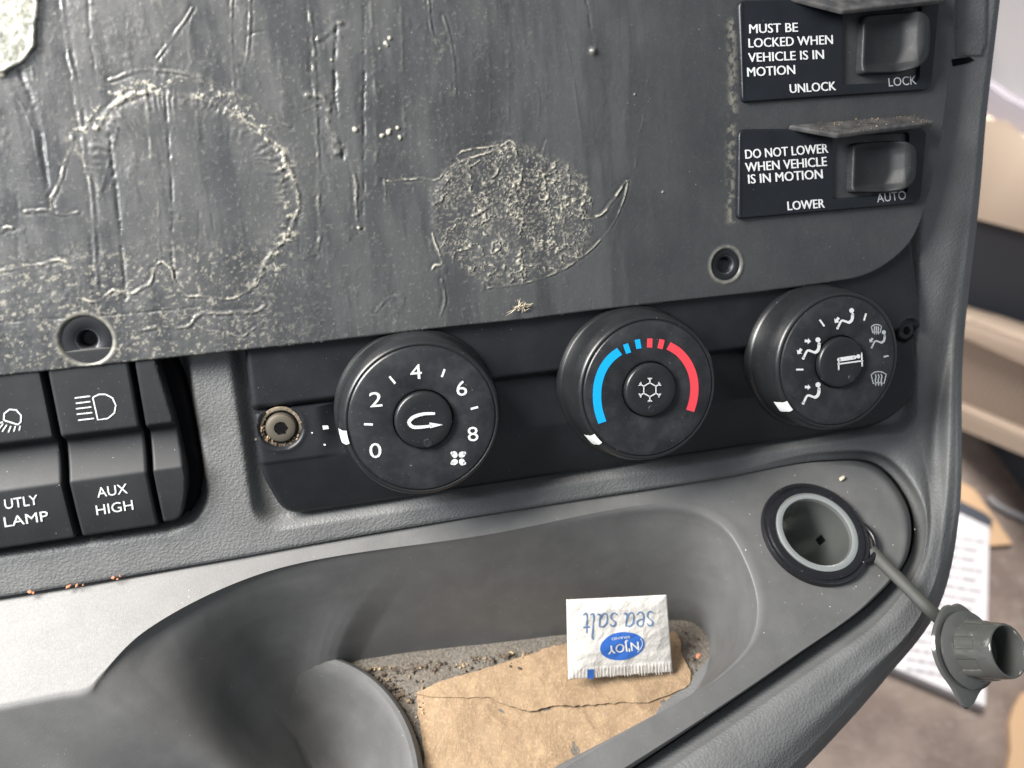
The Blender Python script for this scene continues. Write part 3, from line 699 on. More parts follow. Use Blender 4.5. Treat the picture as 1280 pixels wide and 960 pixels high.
# ================================================================ HVAC CONTROL PANEL
hv_out = rounded([(-10.72, 3.4), (-10.82, -1.2), (-10.35, -2.72), (9.2, -2.78), (10.02, -1.9), (10.24, .6), (9.75, 3.4)], [0, .6, .5, .9, .4, .5, 0])
SCR = U(351, 535, .42)
def prof_scoop(Y, zt, zb, ze, y1, y2, y3, z3):
    z = np.where(Y > y1, zt, 0.0)
    z = np.where((Y <= y1) & (Y > y1 - .28), zt - (zt - zb) * sstep(0, .28, y1 - Y), z)
    t = np.clip((y1 - .28 - Y) / (y1 - .28 - y2), 0, 1)
    z = np.where((Y <= y1 - .28) & (Y > y2), zb + (ze - zb) * t ** 1.5, z)
    t = np.clip((y2 - Y) / (y2 - y3), 0, 1)
    return np.where(Y <= y2, ze + (z3 - ze) * (t * .5 + t * t * .5), z)
def hv_z(X, Y):
    z = prof_scoop(Y, .34, .08, .44, .62, -1.02, -2.75, .0)
    flat = 1 - sstep(-9.2, -8.4, X)          # level shelf that carries the screw
    shelf = np.where((Y < .42) & (Y > -1.02), .36 + .12 * np.clip((.42 - Y) / 1.4, 0, 1), z)
    z = z * (1 - flat) + shelf * flat
    d = np.hypot(X - SCR[0], Y - SCR[1]); z = z - .16 * (1 - sstep(.46, .60, d)) + .03 * np.exp(-((d - .62) / .06) ** 2)
    d2 = np.hypot(X - 9.72, Y - .45); z = z - .10 * (1 - sstep(.36, .42, d2)) + .04 * np.exp(-((d2 - .42) / .04) ** 2)
    return z
hv = thing('climate_control_panel', 'long black heater control panel with three round white-marked knobs', 'control panel', (0, -2.7, .0))
slab('bezel', hv_out, hv_z, .9, .05, 'black', hv, edge=.17)
def torx_screw(c, r, parent, mat='steel'):
    s_ = lathe('screw', [(r, -.10), (r, .03), (r * .92, .09), (r * .72, .12), (r * .44, .115), (r * .36, .02), (.01, .0)], c, (0, 0, 1), mat, parent, n=48)
    star = []
    for k in range(24):
        a = 2 * math.pi * k / 24; rr = r * (.40 + .075 * math.cos(6 * a)); star.append(np.array(c) + np.array((rr * math.cos(a), rr * math.sin(a), .126)))
    P = [p for p in star]; mesh_obj('drive_socket', P, [tuple(range(24))], 'void', s_, smooth=False); return s_
torx_screw(np.array((SCR[0], SCR[1], .34)), .40, hv)
lathe('rust_ring', [(.57, .0), (.56, .03), (.52, .04), (.47, .03), (.46, -.05)], (SCR[0] + .0, SCR[1] - .0, .30), (0, 0, 1), plastic('rusty grime', (.10, .08, .055), .7, .7, dust=.8, dust_col=(.42, .35, .24), specks=.7, grain=.03, grain_scale=9, haze=.4), hv, n=48)
torx_screw(np.array((9.72, .45, .12)), .30, hv, 'switch')
# small white marks on the shelf beside the left knob
pr = Print(lambda x, y: U(x, y, .478)); pr.poly([(403, 532), (410, 532), (411, 536), (404, 537)]); pr.poly([(404, 555), (407, 555), (407, 557), (405, 557)]); pr.disc((390, 541), 1.0)
pr.build('index_mark', 'white', hv)

KN = [(-6.40, -.03), (0.0, -.02), (6.10, .06)]
def knob(c, lab):
    cx, cy = c; R_ = 2.12
    prof = [(R_ + .16, .25), (R_ + .16, .46), (R_ + .10, .52), (R_ + .07, .56), (R_ + .045, 1.20), (R_ + .03, 1.42), (R_ - .01, 1.52), (R_ - .03, 1.60), (R_ - .05, 1.66), (R_ - .10, 1.705), (R_ - .13, 1.715), (R_ - .15, 1.70), (R_ - .165, 1.69), (R_ - .185, 1.70), (R_ - .21, 1.725)]
    k = lathe('knob', prof, (cx, cy, 0), (0, 0, 1), 'knob', hv, n=160, smooth_deg=60); k['label'] = lab
    lathe('dial_face', [(R_ - .205, 1.722), (R_ - .25, 1.735), (1.5, 1.745), (.86, 1.735), (.80, 1.71), (.79, 1.60)], (cx, cy, 0), (0, 0, 1), 'knob_face', k, n=128, smooth_deg=60)
    lathe('push_button', [(.765, 1.55), (.765, 1.78), (.75, 1.84), (.70, 1.875), (.5, 1.865), (.2, 1.855), (.005, 1.853)], (cx, cy, 0), (0, 0, 1), 'knob', k, n=72, smooth_deg=60)
    return k
K1 = knob(KN[0], 'fan speed knob marked 0 2 4 6 8'); K2 = knob(KN[1], 'temperature knob with blue and red arcs'); K3 = knob(KN[2], 'air direction knob with white seated figure symbols')
def pointer(k, c, a0):
    V = []; R_ = 2.12; pf = [(R_ + .062, 1.30), (R_ + .045, 1.44), (R_ + .01, 1.54), (R_ - .005, 1.61), (R_ - .03, 1.68), (R_ - .08, 1.725), (R_ - .13, 1.735)]
    n = 9; ht = .088
    for r, z in pf:
        for j in range(n):
            a = math.radians(a0) + (j / (n - 1) - .5) * 2 * ht; V.append((c[0] + (r + .014) * math.cos(a), c[1] + (r + .014) * math.sin(a), z + .006))
    mesh_obj('pointer', V, grid_faces(len(pf), n), 'white', k)
pointer(K1, KN[0], 186); pointer(K2, KN[1], 217); pointer(K3, KN[2], 214)
ZF = 1.752
face = lambda x, y: U(x, y, ZF)
zb = 1.862 + .02; butt = lambda x, y: U(x, y, 1.885)
z1 = zoomf(3.2, 290, 380)
pr = Print(face)
for ch, cx_, cy_, w_, h_ in (('4', 738, 300, 46, 62), ('2', 577, 411, 50, 62), ('0', 576, 615, 48, 62), ('6', 921, 366, 42, 62), ('8', 966, 548, 42, 60)):
    (a,), (b,) = z1((cx_ - w_ / 2, cy_ + 2)), z1((cx_ + w_ / 2, cy_ - 2)); pr.text(ch, a, b, h_ / 3.2, .004)
for a, b in (((630, 290), (653, 318)), ((851, 261), (839, 292)), ((955, 420), (984, 412)), ((528, 481), (563, 482))): pr.stroke(z1(a, b), 2.6, False)
for dx, dy in ((-1, -1), (1, -1), (-1, 1), (1, 1)):
    q, = z1((905 + dx * 15, 617 + dy * 15)); pr.disc(q, 4.4, 14, 3.7, .78 * (dx * dy) + .35); pr.disc(z1((905 + dx * 24, 617 + dy * 20))[0], 2.2)
pr.build('dial_marks', 'white', K1)
pr = Print(butt); pr.stroke(z1((812, 438), (765, 440), (722, 455), (708, 474), (722, 491), (760, 492), (800, 487)), lambda t: 3.0 + 1.4 * math.sin(math.pi * t), False, 24)
pr.poly(z1((790, 474), (843, 483), (792, 497))); pr.build('recirculation_symbol', 'white', K1)
z2 = zoomf(4.573, 680, 380)
pr = Print(face); pr.stroke(z2((333, 678), (310, 600), (303, 520), (312, 440), (342, 362), (388, 304), (432, 270)), 10.6, False, 40)
for a, b in (((484, 281), (466, 229)), ((543, 255), (533, 203))): pr.stroke(z2(a, b), 6.6, False)
pr.build('cold_scale', 'cyan', K2)
pr = Print(face); pr.stroke(z2((712, 238), (770, 275), (820, 335), (850, 405), (860, 480), (853, 550), (836, 611)), 10.4, False, 40)
for a, b in (((604, 249), (605, 197)), ((663, 255), (675, 203))): pr.stroke(z2(a, b), 6.8, False)
pr.build('hot_scale', 'red', K2)
pr = Print(butt); cxy = np.array((605, 490.))
hx = [cxy + 40 * np.array((math.cos(math.radians(60 * k + 30)), math.sin(math.radians(60 * k + 30)))) for k in range(7)]
pr.stroke(z2(*hx), 1.5, True)
for k in range(6):
    a = math.radians(60 * k + 30); u = np.array((math.cos(a), math.sin(a))); v = np.array((-u[1], u[0]))
    pr.stroke(z2(cxy + u * 38, cxy + u * 66), 1.5); pr.stroke(z2(cxy + u * 66 + v * 10 , cxy + u * 56, cxy + u * 66 - v * 10), 1.4)
pr.build('snowflake_symbol', 'white', K2)
z3 = zoomf(4.3625, 920, 340)
pr = Print(face)
for a, b in (((456, 260), (482, 296)), ((709, 226), (698, 265)), ((328, 532), (368, 532))): pr.stroke(z3(a, b), 2.2, False)
def person_icon(dx, dy, k=1.0, w=3.9):
    f_ = lambda *p: z3(*[(dx + x * k, dy + y * k) for x, y in p])
    pr.disc(f_((32, -60))[0], 3.2 * k); pr.stroke(f_((38, -38), (34, -8), (18, 8), (-10, 0), (-24, -2), (-48, 40)), lambda t: (w if t < .45 else w * .72) * k, True, 18)
def arrow_icon(x, y, ang_, k=1.0):
    ca, sa = math.cos(ang_), math.sin(ang_); f_ = lambda u, v: (x + (u * ca - v * sa) * k, y + (u * sa + v * ca) * k)
    pr.poly(z3(*[f_(*q) for q in ((22, 0), (2, 20), (2, 8), (-18, 9), (-18, -9), (2, -8), (2, -20))]))
person_icon(600, 267, .95); arrow_icon(551, 262, 2.2, .9)
person_icon(415, 430); arrow_icon(390, 377, 0.1, .85); arrow_icon(347, 432, 2.2, .9)
person_icon(415, 675); arrow_icon(390, 628, 0.1, .8)
pr.build('airflow_symbols', 'white', K3)
pr = Print(face); person_icon(780, 378, .82, 3.4); arrow_icon(738, 371, 2.2, .7)
pr.stroke(z3((805, 462), (832, 457)), 1.9, False)
def defrost(cx_, cy_, k):
    f_ = lambda *p: z3(*[(cx_ + x * k, cy_ + y * k) for x, y in p])
    pr.stroke(f_((-40, -22), (-20, -36), (0, -39), (20, -37), (42, -24), (30, 26), (15, 22), (0, 21), (-15, 22), (-28, 28), (-40, -22)), 1.2)
    for x in (-15, 1, 17): pr.stroke(f_((x - 2, -24), (x + 2, -10), (x - 2, 5), (x, 36)), 1.4, True, 10)
defrost(777, 582, 1.0); defrost(765, 313, .68); pr.build('worn_symbols', 'grey_print', K3)
pr = Print(butt); pr.stroke(z3((562, 478), (646, 465)), 5.0); pr.disc(z3((667, 460))[0], 2.6)
pr.stroke(z3((556, 502), (690, 484)), 1.8); pr.stroke(z3((560, 488), (560, 532)), 1.9); pr.stroke(z3((685, 443), (688, 512)), 1.9); pr.build('bed_symbol', 'white', K3)
for kk, pp in ((K1, z1((783, 556))[0]), (K2, z2((618, 600))[0]), (K3, z3((630, 578))[0])):
    q = U(pp[0], pp[1], 1.86); lathe('indicator_lens', [(.12, .0), (.11, .015), (.06, .02), (.005, .012)], q, (0, 0, 1), 'knob_face', kk, n=24)

# ================================================================ LIGHT SWITCHES
def sw_z(X, Y): return prof_scoop(Y, .52, .22, .60, .50, -.74, -2.3, .42)
hs = thing('switch_housing', 'black rounded bezel around the lamp rocker switches, lower left', 'switch bezel', (-14.5, -2.3, 0))
slab('housing_rim', rounded([(-22, 2.9), (-22, -2.42), (-12.95, -2.42), (-12.32, -1.6), (-12.42, 1.6), (-12.9, 2.9)], [0, 0, .7, .8, .6, 0]), lambda X, Y: 0 * X + .02 - .12 * sstep(-13.4, -12.4, X), .8, .05, 'void', hs, edge=.12)
def rocker(x0, x1, label, r=.06, name='rocker_switch', shape=None):
    t = thing(name, label, 'switch', ((x0 + x1) / 2, -2.3, 0), 'rocker switches in a row' if name == 'rocker_switch' else None)
    slab('rocker_body', shape if shape is not None else rounded([(x0, 2.6), (x0, -2.28), (x1, -2.28), (x1, 2.6)], [0, r, r, 0]), sw_z, .7, .04, 'switch', t, edge=.05)
    return t
s1 = rocker(-18.3, -15.55, 'black rocker switch lettered UTLY LAMP, cut by the photo\'s left edge')
s2 = rocker(-15.38, -13.54, 'black rocker switch lettered AUX HIGH with a headlamp symbol')
s3 = rocker(-13.38, -12.55, 'narrow unmarked black switch filler at the right end of the row', name='switch_filler', shape=rounded([(-13.38, 2.6), (-13.40, -2.22), (-12.95, -2.22), (-12.62, -1.2), (-12.72, .6), (-12.95, 2.6)], [0, .05, .25, .5, .4, 0]))
z4 = zoomf(2.667, 0, 340)
def on_sw(x, y):
    p = U(x, y, .55)
    for _ in range(3): p = U(x, y, float(sw_z(np.array(p[0]), np.array(p[1]))) + .014)
    return p
pr = Print(on_sw); pr.text('AUX', (122, 622), (160, 616.5), 13, .004); pr.text('HIGH', (121, 644), (167, 637), 13, .004)
pr.stroke(z4((309, 418), (330, 408), (352, 408), (375, 420), (386, 445), (381, 470), (360, 488), (326, 493), (309, 418)), 1.5, True)
for a, b in (((250, 420), (299, 414)), ((254, 438), (300, 432)), ((255, 456), (303, 450)), ((257, 474), (306, 469)), ((262, 494), (312, 488))): pr.stroke(z4(a, b), 1.4)
pr.build('switch_lettering', 'white', s2)
pr = Print(on_sw); pr.text('UTLY', (6.5, 636.5), (48, 630.5), 13, .004); pr.text('LAMP', (6, 659), (61, 650.5), 13, .004)
pr.stroke(z4((12, 494), (14, 472), (32, 458), (54, 460), (70, 478), (69, 500), (60, 509), (12, 494)), 1.5)
for a, b in (((8, 500), (-12, 508)), ((10, 506), (-4, 524)), ((22, 510), (8, 532)), ((36, 514), (28, 534)), ((51, 514), (46, 531)), ((67, 514), (64, 527))): pr.stroke(z4(a, b), 1.3)
pr.build('switch_lettering', 'white', s1)

# ================================================================ WARNING SWITCHES
z8 = zoomf(3.3103, 910, 0)
def warn_switch(label, corners, rock, slot, guard, lines, small, dead):
    P = [U(x, y, .68) for x, y in corners]; base = thing('guarded_switch', label, 'switch', np.mean(P, 0) - np.array((0, 1.4, .2)), 'switches with lettered warning plates')
    out = rounded([p[:2] for p in P], [.22, .16, .3, .25]); 
    sl = np.array([U(x, y, .68)[:2] for x, y in slot]); sx0, sy0 = sl.min(0); sx1, sy1 = sl.max(0)
    def zf(X, Y):
        ins = soft_box(X, Y, sx0, sx1, sy0, sy1, .08, .05); return .68 - .42 * ins + .02 * np.exp(-((X - out[:, 0].min() - .08) / .05) ** 2)
    slab('warning_plate', out, zf, .35, .02, 'switch_plate', base, edge=.06)
    rk = rounded([U(x, y, .75)[:2] for x, y in rock], [.12, .95, 1.05, .15], 12); rx0, ry0 = rk.min(0); rx1, ry1 = rk.max(0)
    def zr(X, Y):
        u = (X - rx0) / (rx1 - rx0); v = (Y - ry0) / (ry1 - ry0)
        inner = np.clip(np.minimum(v, 1 - v) / .16, 0, 1)
        lip = .30 * sstep(.60, .84, u + .10 * (1 - sstep(0, .45, v)) + .05 * sstep(.7, 1, v)) + .05 * (1 - sstep(0, .2, v))
        return .84 + lip - .16 * inner * np.sin(np.clip(u / .75, 0, 1) * math.pi) + .0 * X - .16 * sstep(.88, 1.0, u)
    slab('rocker', rk, zr, .5, .018, 'switch', base, edge=.09)
    Bl, Br, Or, Ol = [U(*g) for g in guard]
    n = nz(np.cross(Br - Bl, Ol - Bl)); n = n if n[1] > 0 else -n
    extrude_poly('guard', [Bl, Br, Or, Ol], n, .17, 'guard', base, bevel=.05, smooth=True)
    pr = Print(lambda x, y: U(x, y, .692))
    for txt, a, b in lines: pr.text(txt, z8(a)[0], z8(b)[0], 12.0, .022)
    for txt, a, b in small: pr.text(txt, z8(a)[0], z8(b)[0], 11.6, .014)
    pr.build('warning_lettering', 'white', base)
    pr = Print(lambda x, y: U(x, y, .692))
    for txt, a, b in dead: pr.text(txt, z8(a)[0], z8(b)[0], 11.4, .010)
    pr.build('state_lettering', 'grey_print', base)
warn_switch('guarded rocker switch with plate lettered MUST BE LOCKED WHEN VEHICLE IS IN MOTION',
            [(923, 0), (928, 128), (1165, 112), (1177, -8)][0:4], [(1079, 19), (1158, 13), (1156, 90), (1075, 93)], [(1057, 14), (1150, 8), (1148, 100), (1054, 102)],
            [(984, -6, .7), (1168, -16, .7), (1186, -2, 1.3), (1055, 12, 1.3)],
            [('MUST BE', (88, 138), (288, 131)), ('LOCKED WHEN', (85, 197), (433, 182)), ('VEHICLE IS IN', (84, 257), (396, 243)), ('MOTION', (80, 317), (277, 306))],
            [('UNLOCK', (256, 385), (446, 373))], [('LOCK', (666, 358), (781, 348))])
warn_switch('guarded rocker switch with plate lettered DO NOT LOWER WHEN VEHICLE IS IN MOTION',
            [(924, 161), (922, 274), (1152, 254), (1160, 160)], [(1066, 179), (1141, 174), (1140, 240), (1063, 241)], [(1047, 172), (1135, 168), (1130, 240), (1042, 247)],
            [(986, 156, .7), (1148, 143, .7), (1168, 152, 1.35), (1048, 167, 1.35)],
            [('DO NOT LOWER', (72, 657), (414, 632)), ('WHEN VEHICLE', (72, 711), (408, 686)), ('IS IN MOTION', (84, 760), (391, 738))],
            [('LOWER', (247, 870), (399, 859))], [('AUTO', (618, 838), (738, 824))])

# ================================================================ POWER SOCKET AND CAP
sk = thing('power_socket', 'round 12 volt power socket with black collar in the ledge', 'power socket', SOC)
lathe('collar', [(1.69, -.5), (1.69, .10), (1.67, .19), (1.66, .20), (1.60, .17), (1.55, .18), (1.52, .22), (1.36, .25), (1.30, .22), (1.29, -.4)], SOC, NP, 'rubber', sk, n=112)
lathe('contact_sleeve', [(1.29, .05), (1.29, .255), (1.25, .275), (1.15, .275), (1.10, .25), (1.09, .10)], SOC, NP, 'chrome', sk, n=112)
lathe('socket_bore', [(1.09, .10), (1.08, -1.6), (1.05, -3.0), (.8, -3.1), (.01, -3.1)], SOC, NP, 'bore', sk, n=112)
e1 = nz(np.cross(NP, (0, 0, 1))); e2 = np.cross(NP, e1)
# spring slot in the sleeve wall, where the photograph shows it
best = None
for k in range(360):
    a = math.radians(k); d = ex * math.cos(a) + np.cross(NP, ex) * math.sin(a)
    for h in np.linspace(-.2, -2.5, 24):
        p = SOC + d * 1.07 + NP * h; c = M.T @ (p - CAM); e_ = math.hypot(c[0] / c[2] * F + CX - 1026, c[1] / c[2] * F + CY - 675)
        if (CAM - p).dot(-d) > 0 and (best is None or e_ < best[0]): best = (e_, p, d)
_, p, d = best; tdir = nz(np.cross(d, NP))
extrude_poly('spring_slot', [p + tdir * .12 + NP * .22, p - tdir * .12 + NP * .22, p - tdir * .12 - NP * .22, p + tdir * .12 - NP * .22], -d, .01, 'void', sk)

cap = thing('socket_cap', 'grey ribbed socket cap hanging on its olive strap from the power socket', 'socket cap', UPP(1085, 690, .1))
# keeper loop beside the collar
lp = [UPP(x, y, o) for x, y, o in ((1066, 655, .12), (1078, 656, .16), (1090, 668, .18), (1095, 684, .18), (1090, 698, .16), (1078, 704, .12))]
tube('keeper_loop', lp, .085, 'rubber', cap, flat_dir=NP)
extrude_poly('keeper_tab', [UPP(x, y, .10) for x, y in ((1064, 658), (1078, 659), (1088, 668), (1091, 684), (1086, 696), (1076, 700), (1068, 698))], NP, .1, 'ledge', cap)
def CP(px, py, Z): return CAM + ray(px, py) * Z
_ry = nz(((1215 - CX) / F, (815 - CY) / F, 1)); _pp = nz(np.array((1.0, .03, 0)) - _ry * np.dot((1.0, .03, 0), _ry)); axc = M @ (_pp * .78 - _ry * .62); axc = nz(axc)
cc0 = CP(1203, 812, 22.0); KS = .80
sp = [UPP(1088, 688, .12), UPP(1112, 712, .35), CP(1140, 740, 22.6), CP(1165, 765, 22.2), CP(1194, 790, 22.05)]
stp = catmull(sp, 40); T = np.gradient(stp, axis=0); V = []
for i, q in enumerate(stp):
    t = nz(T[i]); side = nz(np.cross(t, CAM - q)); nn_ = np.cross(side, t); wv = .205 - .02 * math.sin(i / 39 * math.pi)
    for (a, b) in ((-1, .5), (-.8, 1), (.8, 1), (1, .5), (1, -.5), (.8, -1), (-.8, -1), (-1, -.5)): V.append(q + side * wv * a + nn_ * .06 * b)
Fc = [(i * 8 + k, i * 8 + (k + 1) % 8, (i + 1) * 8 + (k + 1) % 8, (i + 1) * 8 + k) for i in range(39) for k in range(8)]
autosmooth(mesh_obj('strap', V, Fc, 'strap', cap), 50)
imgdown = M @ np.array((0, 1.0, 0))
bref = nz(imgdown - axc * imgdown.dot(axc))
tabf = lambda R_, ex_: (lambda t: R_ + ex_ * math.exp(-((((t + math.pi) % (2 * math.pi)) - math.pi + .28) / .30) ** 2) + ex_ * .25 * math.exp(-((abs(((t + math.pi) % (2 * math.pi)) - math.pi) - 2.9) / .3) ** 2))
def ks(pf): return [((lambda t, r=r: r(t) * KS) if callable(r) else r * KS, h * KS * .84) for r, h in pf]
lathe('cap_lid', ks([(.01, -.12), (tabf(1.2, 0), -.12), (tabf(1.42, .50), -.08), (tabf(1.47, .52), 0), (tabf(1.42, .50), .10), (tabf(1.32, .35), .14), (1.0, .15)]), cc0, axc, 'cap', cap, n=120, ref=bref)
lathe('cap_groove', ks([(1.27, .14), (1.24, .30)]), cc0, axc, 'rubber', cap, n=96, ref=bref)
rib = lambda R_, a: (lambda t: R_ + a * (max(0, math.cos(8 * t)) ** .4 if math.cos(8 * t) > 0 else 0))
lathe('cap_plug', ks([(1.22, .26), (1.33, .30), (1.33, .38), (1.24, .46), (1.12, .52), (rib(.98, .06), .58), (rib(.95, .08), 1.0), (rib(.92, .07), 1.35), (.95, 1.42), (.93, 1.7), (.90, 2.0), (.87, 2.08), (.82, 2.09), (.78, 2.0), (.74, .9), (.01, .85)]), cc0, axc, 'cap', cap, n=192, ref=bref, smooth_deg=30)

# ================================================================ THINGS IN THE POCKET
def wrinkly(name, outline_px, off, amp, mat, label, cat, thick=.03, fn=None, step=.06, parent=None):
    """a paper sheet lying on the pocket floor"""
    P = np.array([UF(x, y, off) for x, y in outline_px]); rel = P - FP0; uv = np.stack([rel @ ex, rel @ ey], -1)
    def zf(X, Y): return (fn(X, Y) if fn else 0) + amp * .26 * (1 - np.abs(2 * fbm(X * .55 + 20 + Y * .3, Y * .8 + X * .2, 3, .5) - 1) * 3).clip(0, 1) ** 2 + amp * (fbm(X * .9 + 3, Y * .9 + 8, 4, .55) - .5)
    o = slab(name, uv, zf, thick, step, mat, parent, edge=0)
    me = o.data; co = np.empty(len(me.vertices) * 3); me.vertices.foreach_get('co', co); co = co.reshape(-1, 3) / S + ORG[o.name]
    W_ = FP0 + co[:, :1] * ex + co[:, 1:2] * ey + (co[:, 2:3] + off) * FN
    org = W_.mean(0) - FN * .1; me.vertices.foreach_set('co', ((W_ - org) * S).ravel()); o.location = Vector(org * S); ORG[o.name] = org; me.update()
    return tag(o, label, cat)
nap = thing('paper_napkin', 'folded tan paper napkin lying in the pocket under the salt packet', 'napkin', UF(690, 880, .02))
def attach(o, root):
    o.parent = root; d = ORG[o.name] - ORG[root.name]; o.location = Vector(d * S)
    for k_ in ('label', 'category'):
        if k_ in o: del o[k_]
    return o
jag = random.Random(5)
def rag(pts, amp, n):
    Q = np.array(pts + [pts[0]], float); L = np.concatenate([[0], np.cumsum(np.linalg.norm(np.diff(Q, axis=0), axis=1))]); q = np.linspace(0, L[-1], n, endpoint=False)
    P = np.stack([np.interp(q, L, Q[:, 0]), np.interp(q, L, Q[:, 1])], -1); return [(p[0] + jag.uniform(-amp, amp), p[1] + jag.uniform(-amp, amp)) for p in P]
lower = [(520, 868), (524, 905), (531, 940), (526, 975), (535, 1100), (760, 1100), (880, 900), (871, 858), (866, 846), (857, 828), (845, 800), (700, 840), (600, 850)]
attach(wrinkly('napkin_sheet', rag(lower, 1.2, 140), .03, .20, 'napkin', 'x', 'x'), nap)
upper = [(519, 867), (550, 853), (600, 838), (650, 822), (692, 808), (760, 800), (843, 790), (852, 806), (850, 816), (858, 832), (864, 845), (860, 858), (840, 868), (810, 878), (760, 880), (720, 883), (690, 884), (662, 890), (640, 884), (610, 872), (575, 874), (545, 872)]
def lipf(X, Y):
    return .03 + .06 * np.exp(-((Y - lipf.y0) / .35) ** 2) * (fbm(X * .8, Y * 0 + 3, 3) + .2)
lipf.y0 = float((UF(690, 884, 0) - FP0) @ ey)
attach(wrinkly('napkin_fold', rag(upper, 1.1, 150), .06, .16, 'napkin', 'x', 'x', .012, lipf), nap)

# salt packet
PKO = .34; pkn = nz((0, .05, 1.0))
PK0 = UF(775, 848, .42)
def UK(px, py, lift=0.0): return UP(px, py, PK0 + pkn * lift, pkn)
PC = [(708.5, 750), (833.5, 744), (840.5, 839.5), (710.5, 849)]
pk = thing('salt_packet', 'white sea salt packet with blue oval logo lying upside down on the napkin', 'salt packet', UK(775, 800))
nu, nv = 90, 70
def pk_px(u, v):
    a = np.array(PC[0]) * (1 - u) + np.array(PC[1]) * u; b = np.array(PC[3]) * (1 - u) + np.array(PC[2]) * u; return a * (1 - v) + b * v
def pk_h(u, v):
    m = min(u / .22, (1 - u) / .2, v / .2, (1 - v) / .3, 1.0); m = max(m, 0); pil = math.sin(min(m, 1) * math.pi / 2)
    h = .10 * pil + .09 * (float(fbm(np.array(u * 5.0 + v * 2), np.array(v * 4.0 - u), 4)) - .5) * (.35 + pil)
    if v > .865: h += .022 * (math.sin(u * 2 * math.pi * 30) * .5 + .5)
    return h
V = []
for j in range(nv):
    for i in range(nu):
        u, v = i / (nu - 1), j / (nv - 1); q = pk_px(u, v); V.append(UK(q[0], q[1], 0) + pkn * pk_h(u, v))
nb = len(V); V += [np.array(q) - pkn * .05 for q in V]
gf = grid_faces(nv, nu, True); Fc = gf.tolist() + (gf[:, ::-1] + nb).tolist()
ring = [i for i in range(nu)] + [j * nu + nu - 1 for j in range(1, nv)] + [(nv - 1) * nu + i for i in range(nu - 2, -1, -1)] + [j * nu for j in range(nv - 2, 0, -1)]
Fc += [(ring[k], ring[(k + 1) % len(ring)], ring[(k + 1) % len(ring)] + nb, ring[k] + nb) for k in range(len(ring))]
mesh_obj('sachet', V, Fc, 'packet', pk)
z6 = zoomf(6.0, 680, 720)
PCi = np.array(PC)
def on_pk(lift):
    def f_(x, y):
        # invert the bilinear corner map, then follow the pillow
        u, v = .5, .5
        for _ in range(8):
            q = pk_px(u, v); du = pk_px(u + .01, v) - q; dv = pk_px(u, v + .01) - q
            J = np.array([du, dv]).T / .01; s_ = np.linalg.solve(J, np.array((x, y)) - q); u += s_[0]; v += s_[1]
        return UK(x, y, 0) + pkn * (pk_h(min(max(u, 0), 1), min(max(v, 0), 1)) + lift)
    return f_
GLY = {'s': (.62, [[(.50, .82), (.38, .97), (.18, .93), (.12, .72), (.28, .55), (.44, .36), (.42, .12), (.22, .0), (.02, .14)]]),
       'e': (.70, [[(.10, .50), (.35, .56), (.55, .70), (.50, .92), (.34, 1.0), (.16, .84), (.08, .50), (.12, .16), (.30, .0), (.56, .18)]]),
       'a': (.80, [[(.60, .95), (.38, 1.0), (.14, .78), (.06, .40), (.14, .05), (.32, .05), (.52, .40), (.62, .90)], [(.62, .98), (.56, .40), (.58, .08), (.74, .08)]]),
       'l': (.42, [[(.20, 1.85), (.30, 1.80), (.22, .9), (.18, .25), (.24, .02), (.40, .10)]]),
       't': (.50, [[(.26, 1.40), (.22, .6), (.20, .18), (.28, .0), (.46, .12)], [(.04, .98), (.48, 1.0)]])}
pr = Print(on_pk(.012)); cur = 0.0; word = 'sea salt'; tot = sum((GLY[c][0] if c != ' ' else .38) for c in word)
O_ = np.array((816., 258.)); E_ = np.array((283., 272.)); dx_ = (E_ - O_) / tot; up_ = np.array((2., 104.))
for c in word:
    if c == ' ': cur += .38; continue
    wd, sts = GLY[c]
    for s_ in sts: pr.stroke(z6(*[tuple(O_ + dx_ * (cur + x) + up_ * y) for x, y in s_]), lambda t: 1.15 + 1.0 * abs(math.sin(t * 2 * math.pi)), True, 26)
    cur += wd
pr.build('packet_wording', 'faded_ink', pk)
pr = Print(on_pk(.010)); n = 48; rot = math.radians(-9)
def ell(c, a, b, n, rot): return [(c[0] + a * math.cos(t) * math.cos(rot) - b * math.sin(t) * math.sin(rot), c[1] + a * math.cos(t) * math.sin(rot) + b * math.sin(t) * math.cos(rot)) for t in np.linspace(0, 2 * math.pi, n, endpoint=False)]
e_ = ell((577, 515), 168, 104, n, rot); ctr = [(577, 515)]
rings = [ctr * n] + [ell((577, 515), 168 * k, 104 * k, n, rot) for k in (.33, .66, 1.0)]
flat = [p for r_ in rings for p in r_]
pr.add(z6(*flat), [(i * n + k, i * n + (k + 1) % n, (i + 1) * n + (k + 1) % n, (i + 1) * n + k) for i in range(1, 3) for k in range(n)] + [tuple(n + k for k in range(n))])
pr.poly(z6((318, 690), (366, 688), (372, 766), (322, 768))); pr.build('blue_logo', 'blue_ink', pk)
pr = Print(on_pk(.020)); pr.text("N'JOY", z6((692, 478))[0], z6((462, 510))[0], 11.5, .028)
pr.stroke(z6((712, 455), (727, 490), (715, 530), (690, 560)), .9, True, 10)
pr.text('BRAND', z6((630, 436))[0], z6((496, 452))[0], 3.0, .01); pr.build('logo_wording', 'white', pk)
pr = Print(on_pk(.011))
for k in range(27): 
    x = 384 + k * 21.3; pr.stroke(z6((x, 682 - k * .9), (x + 7, 760 - k * 1.0)), .8, False)
pr.build('crimp_lines', 'crimp', pk)

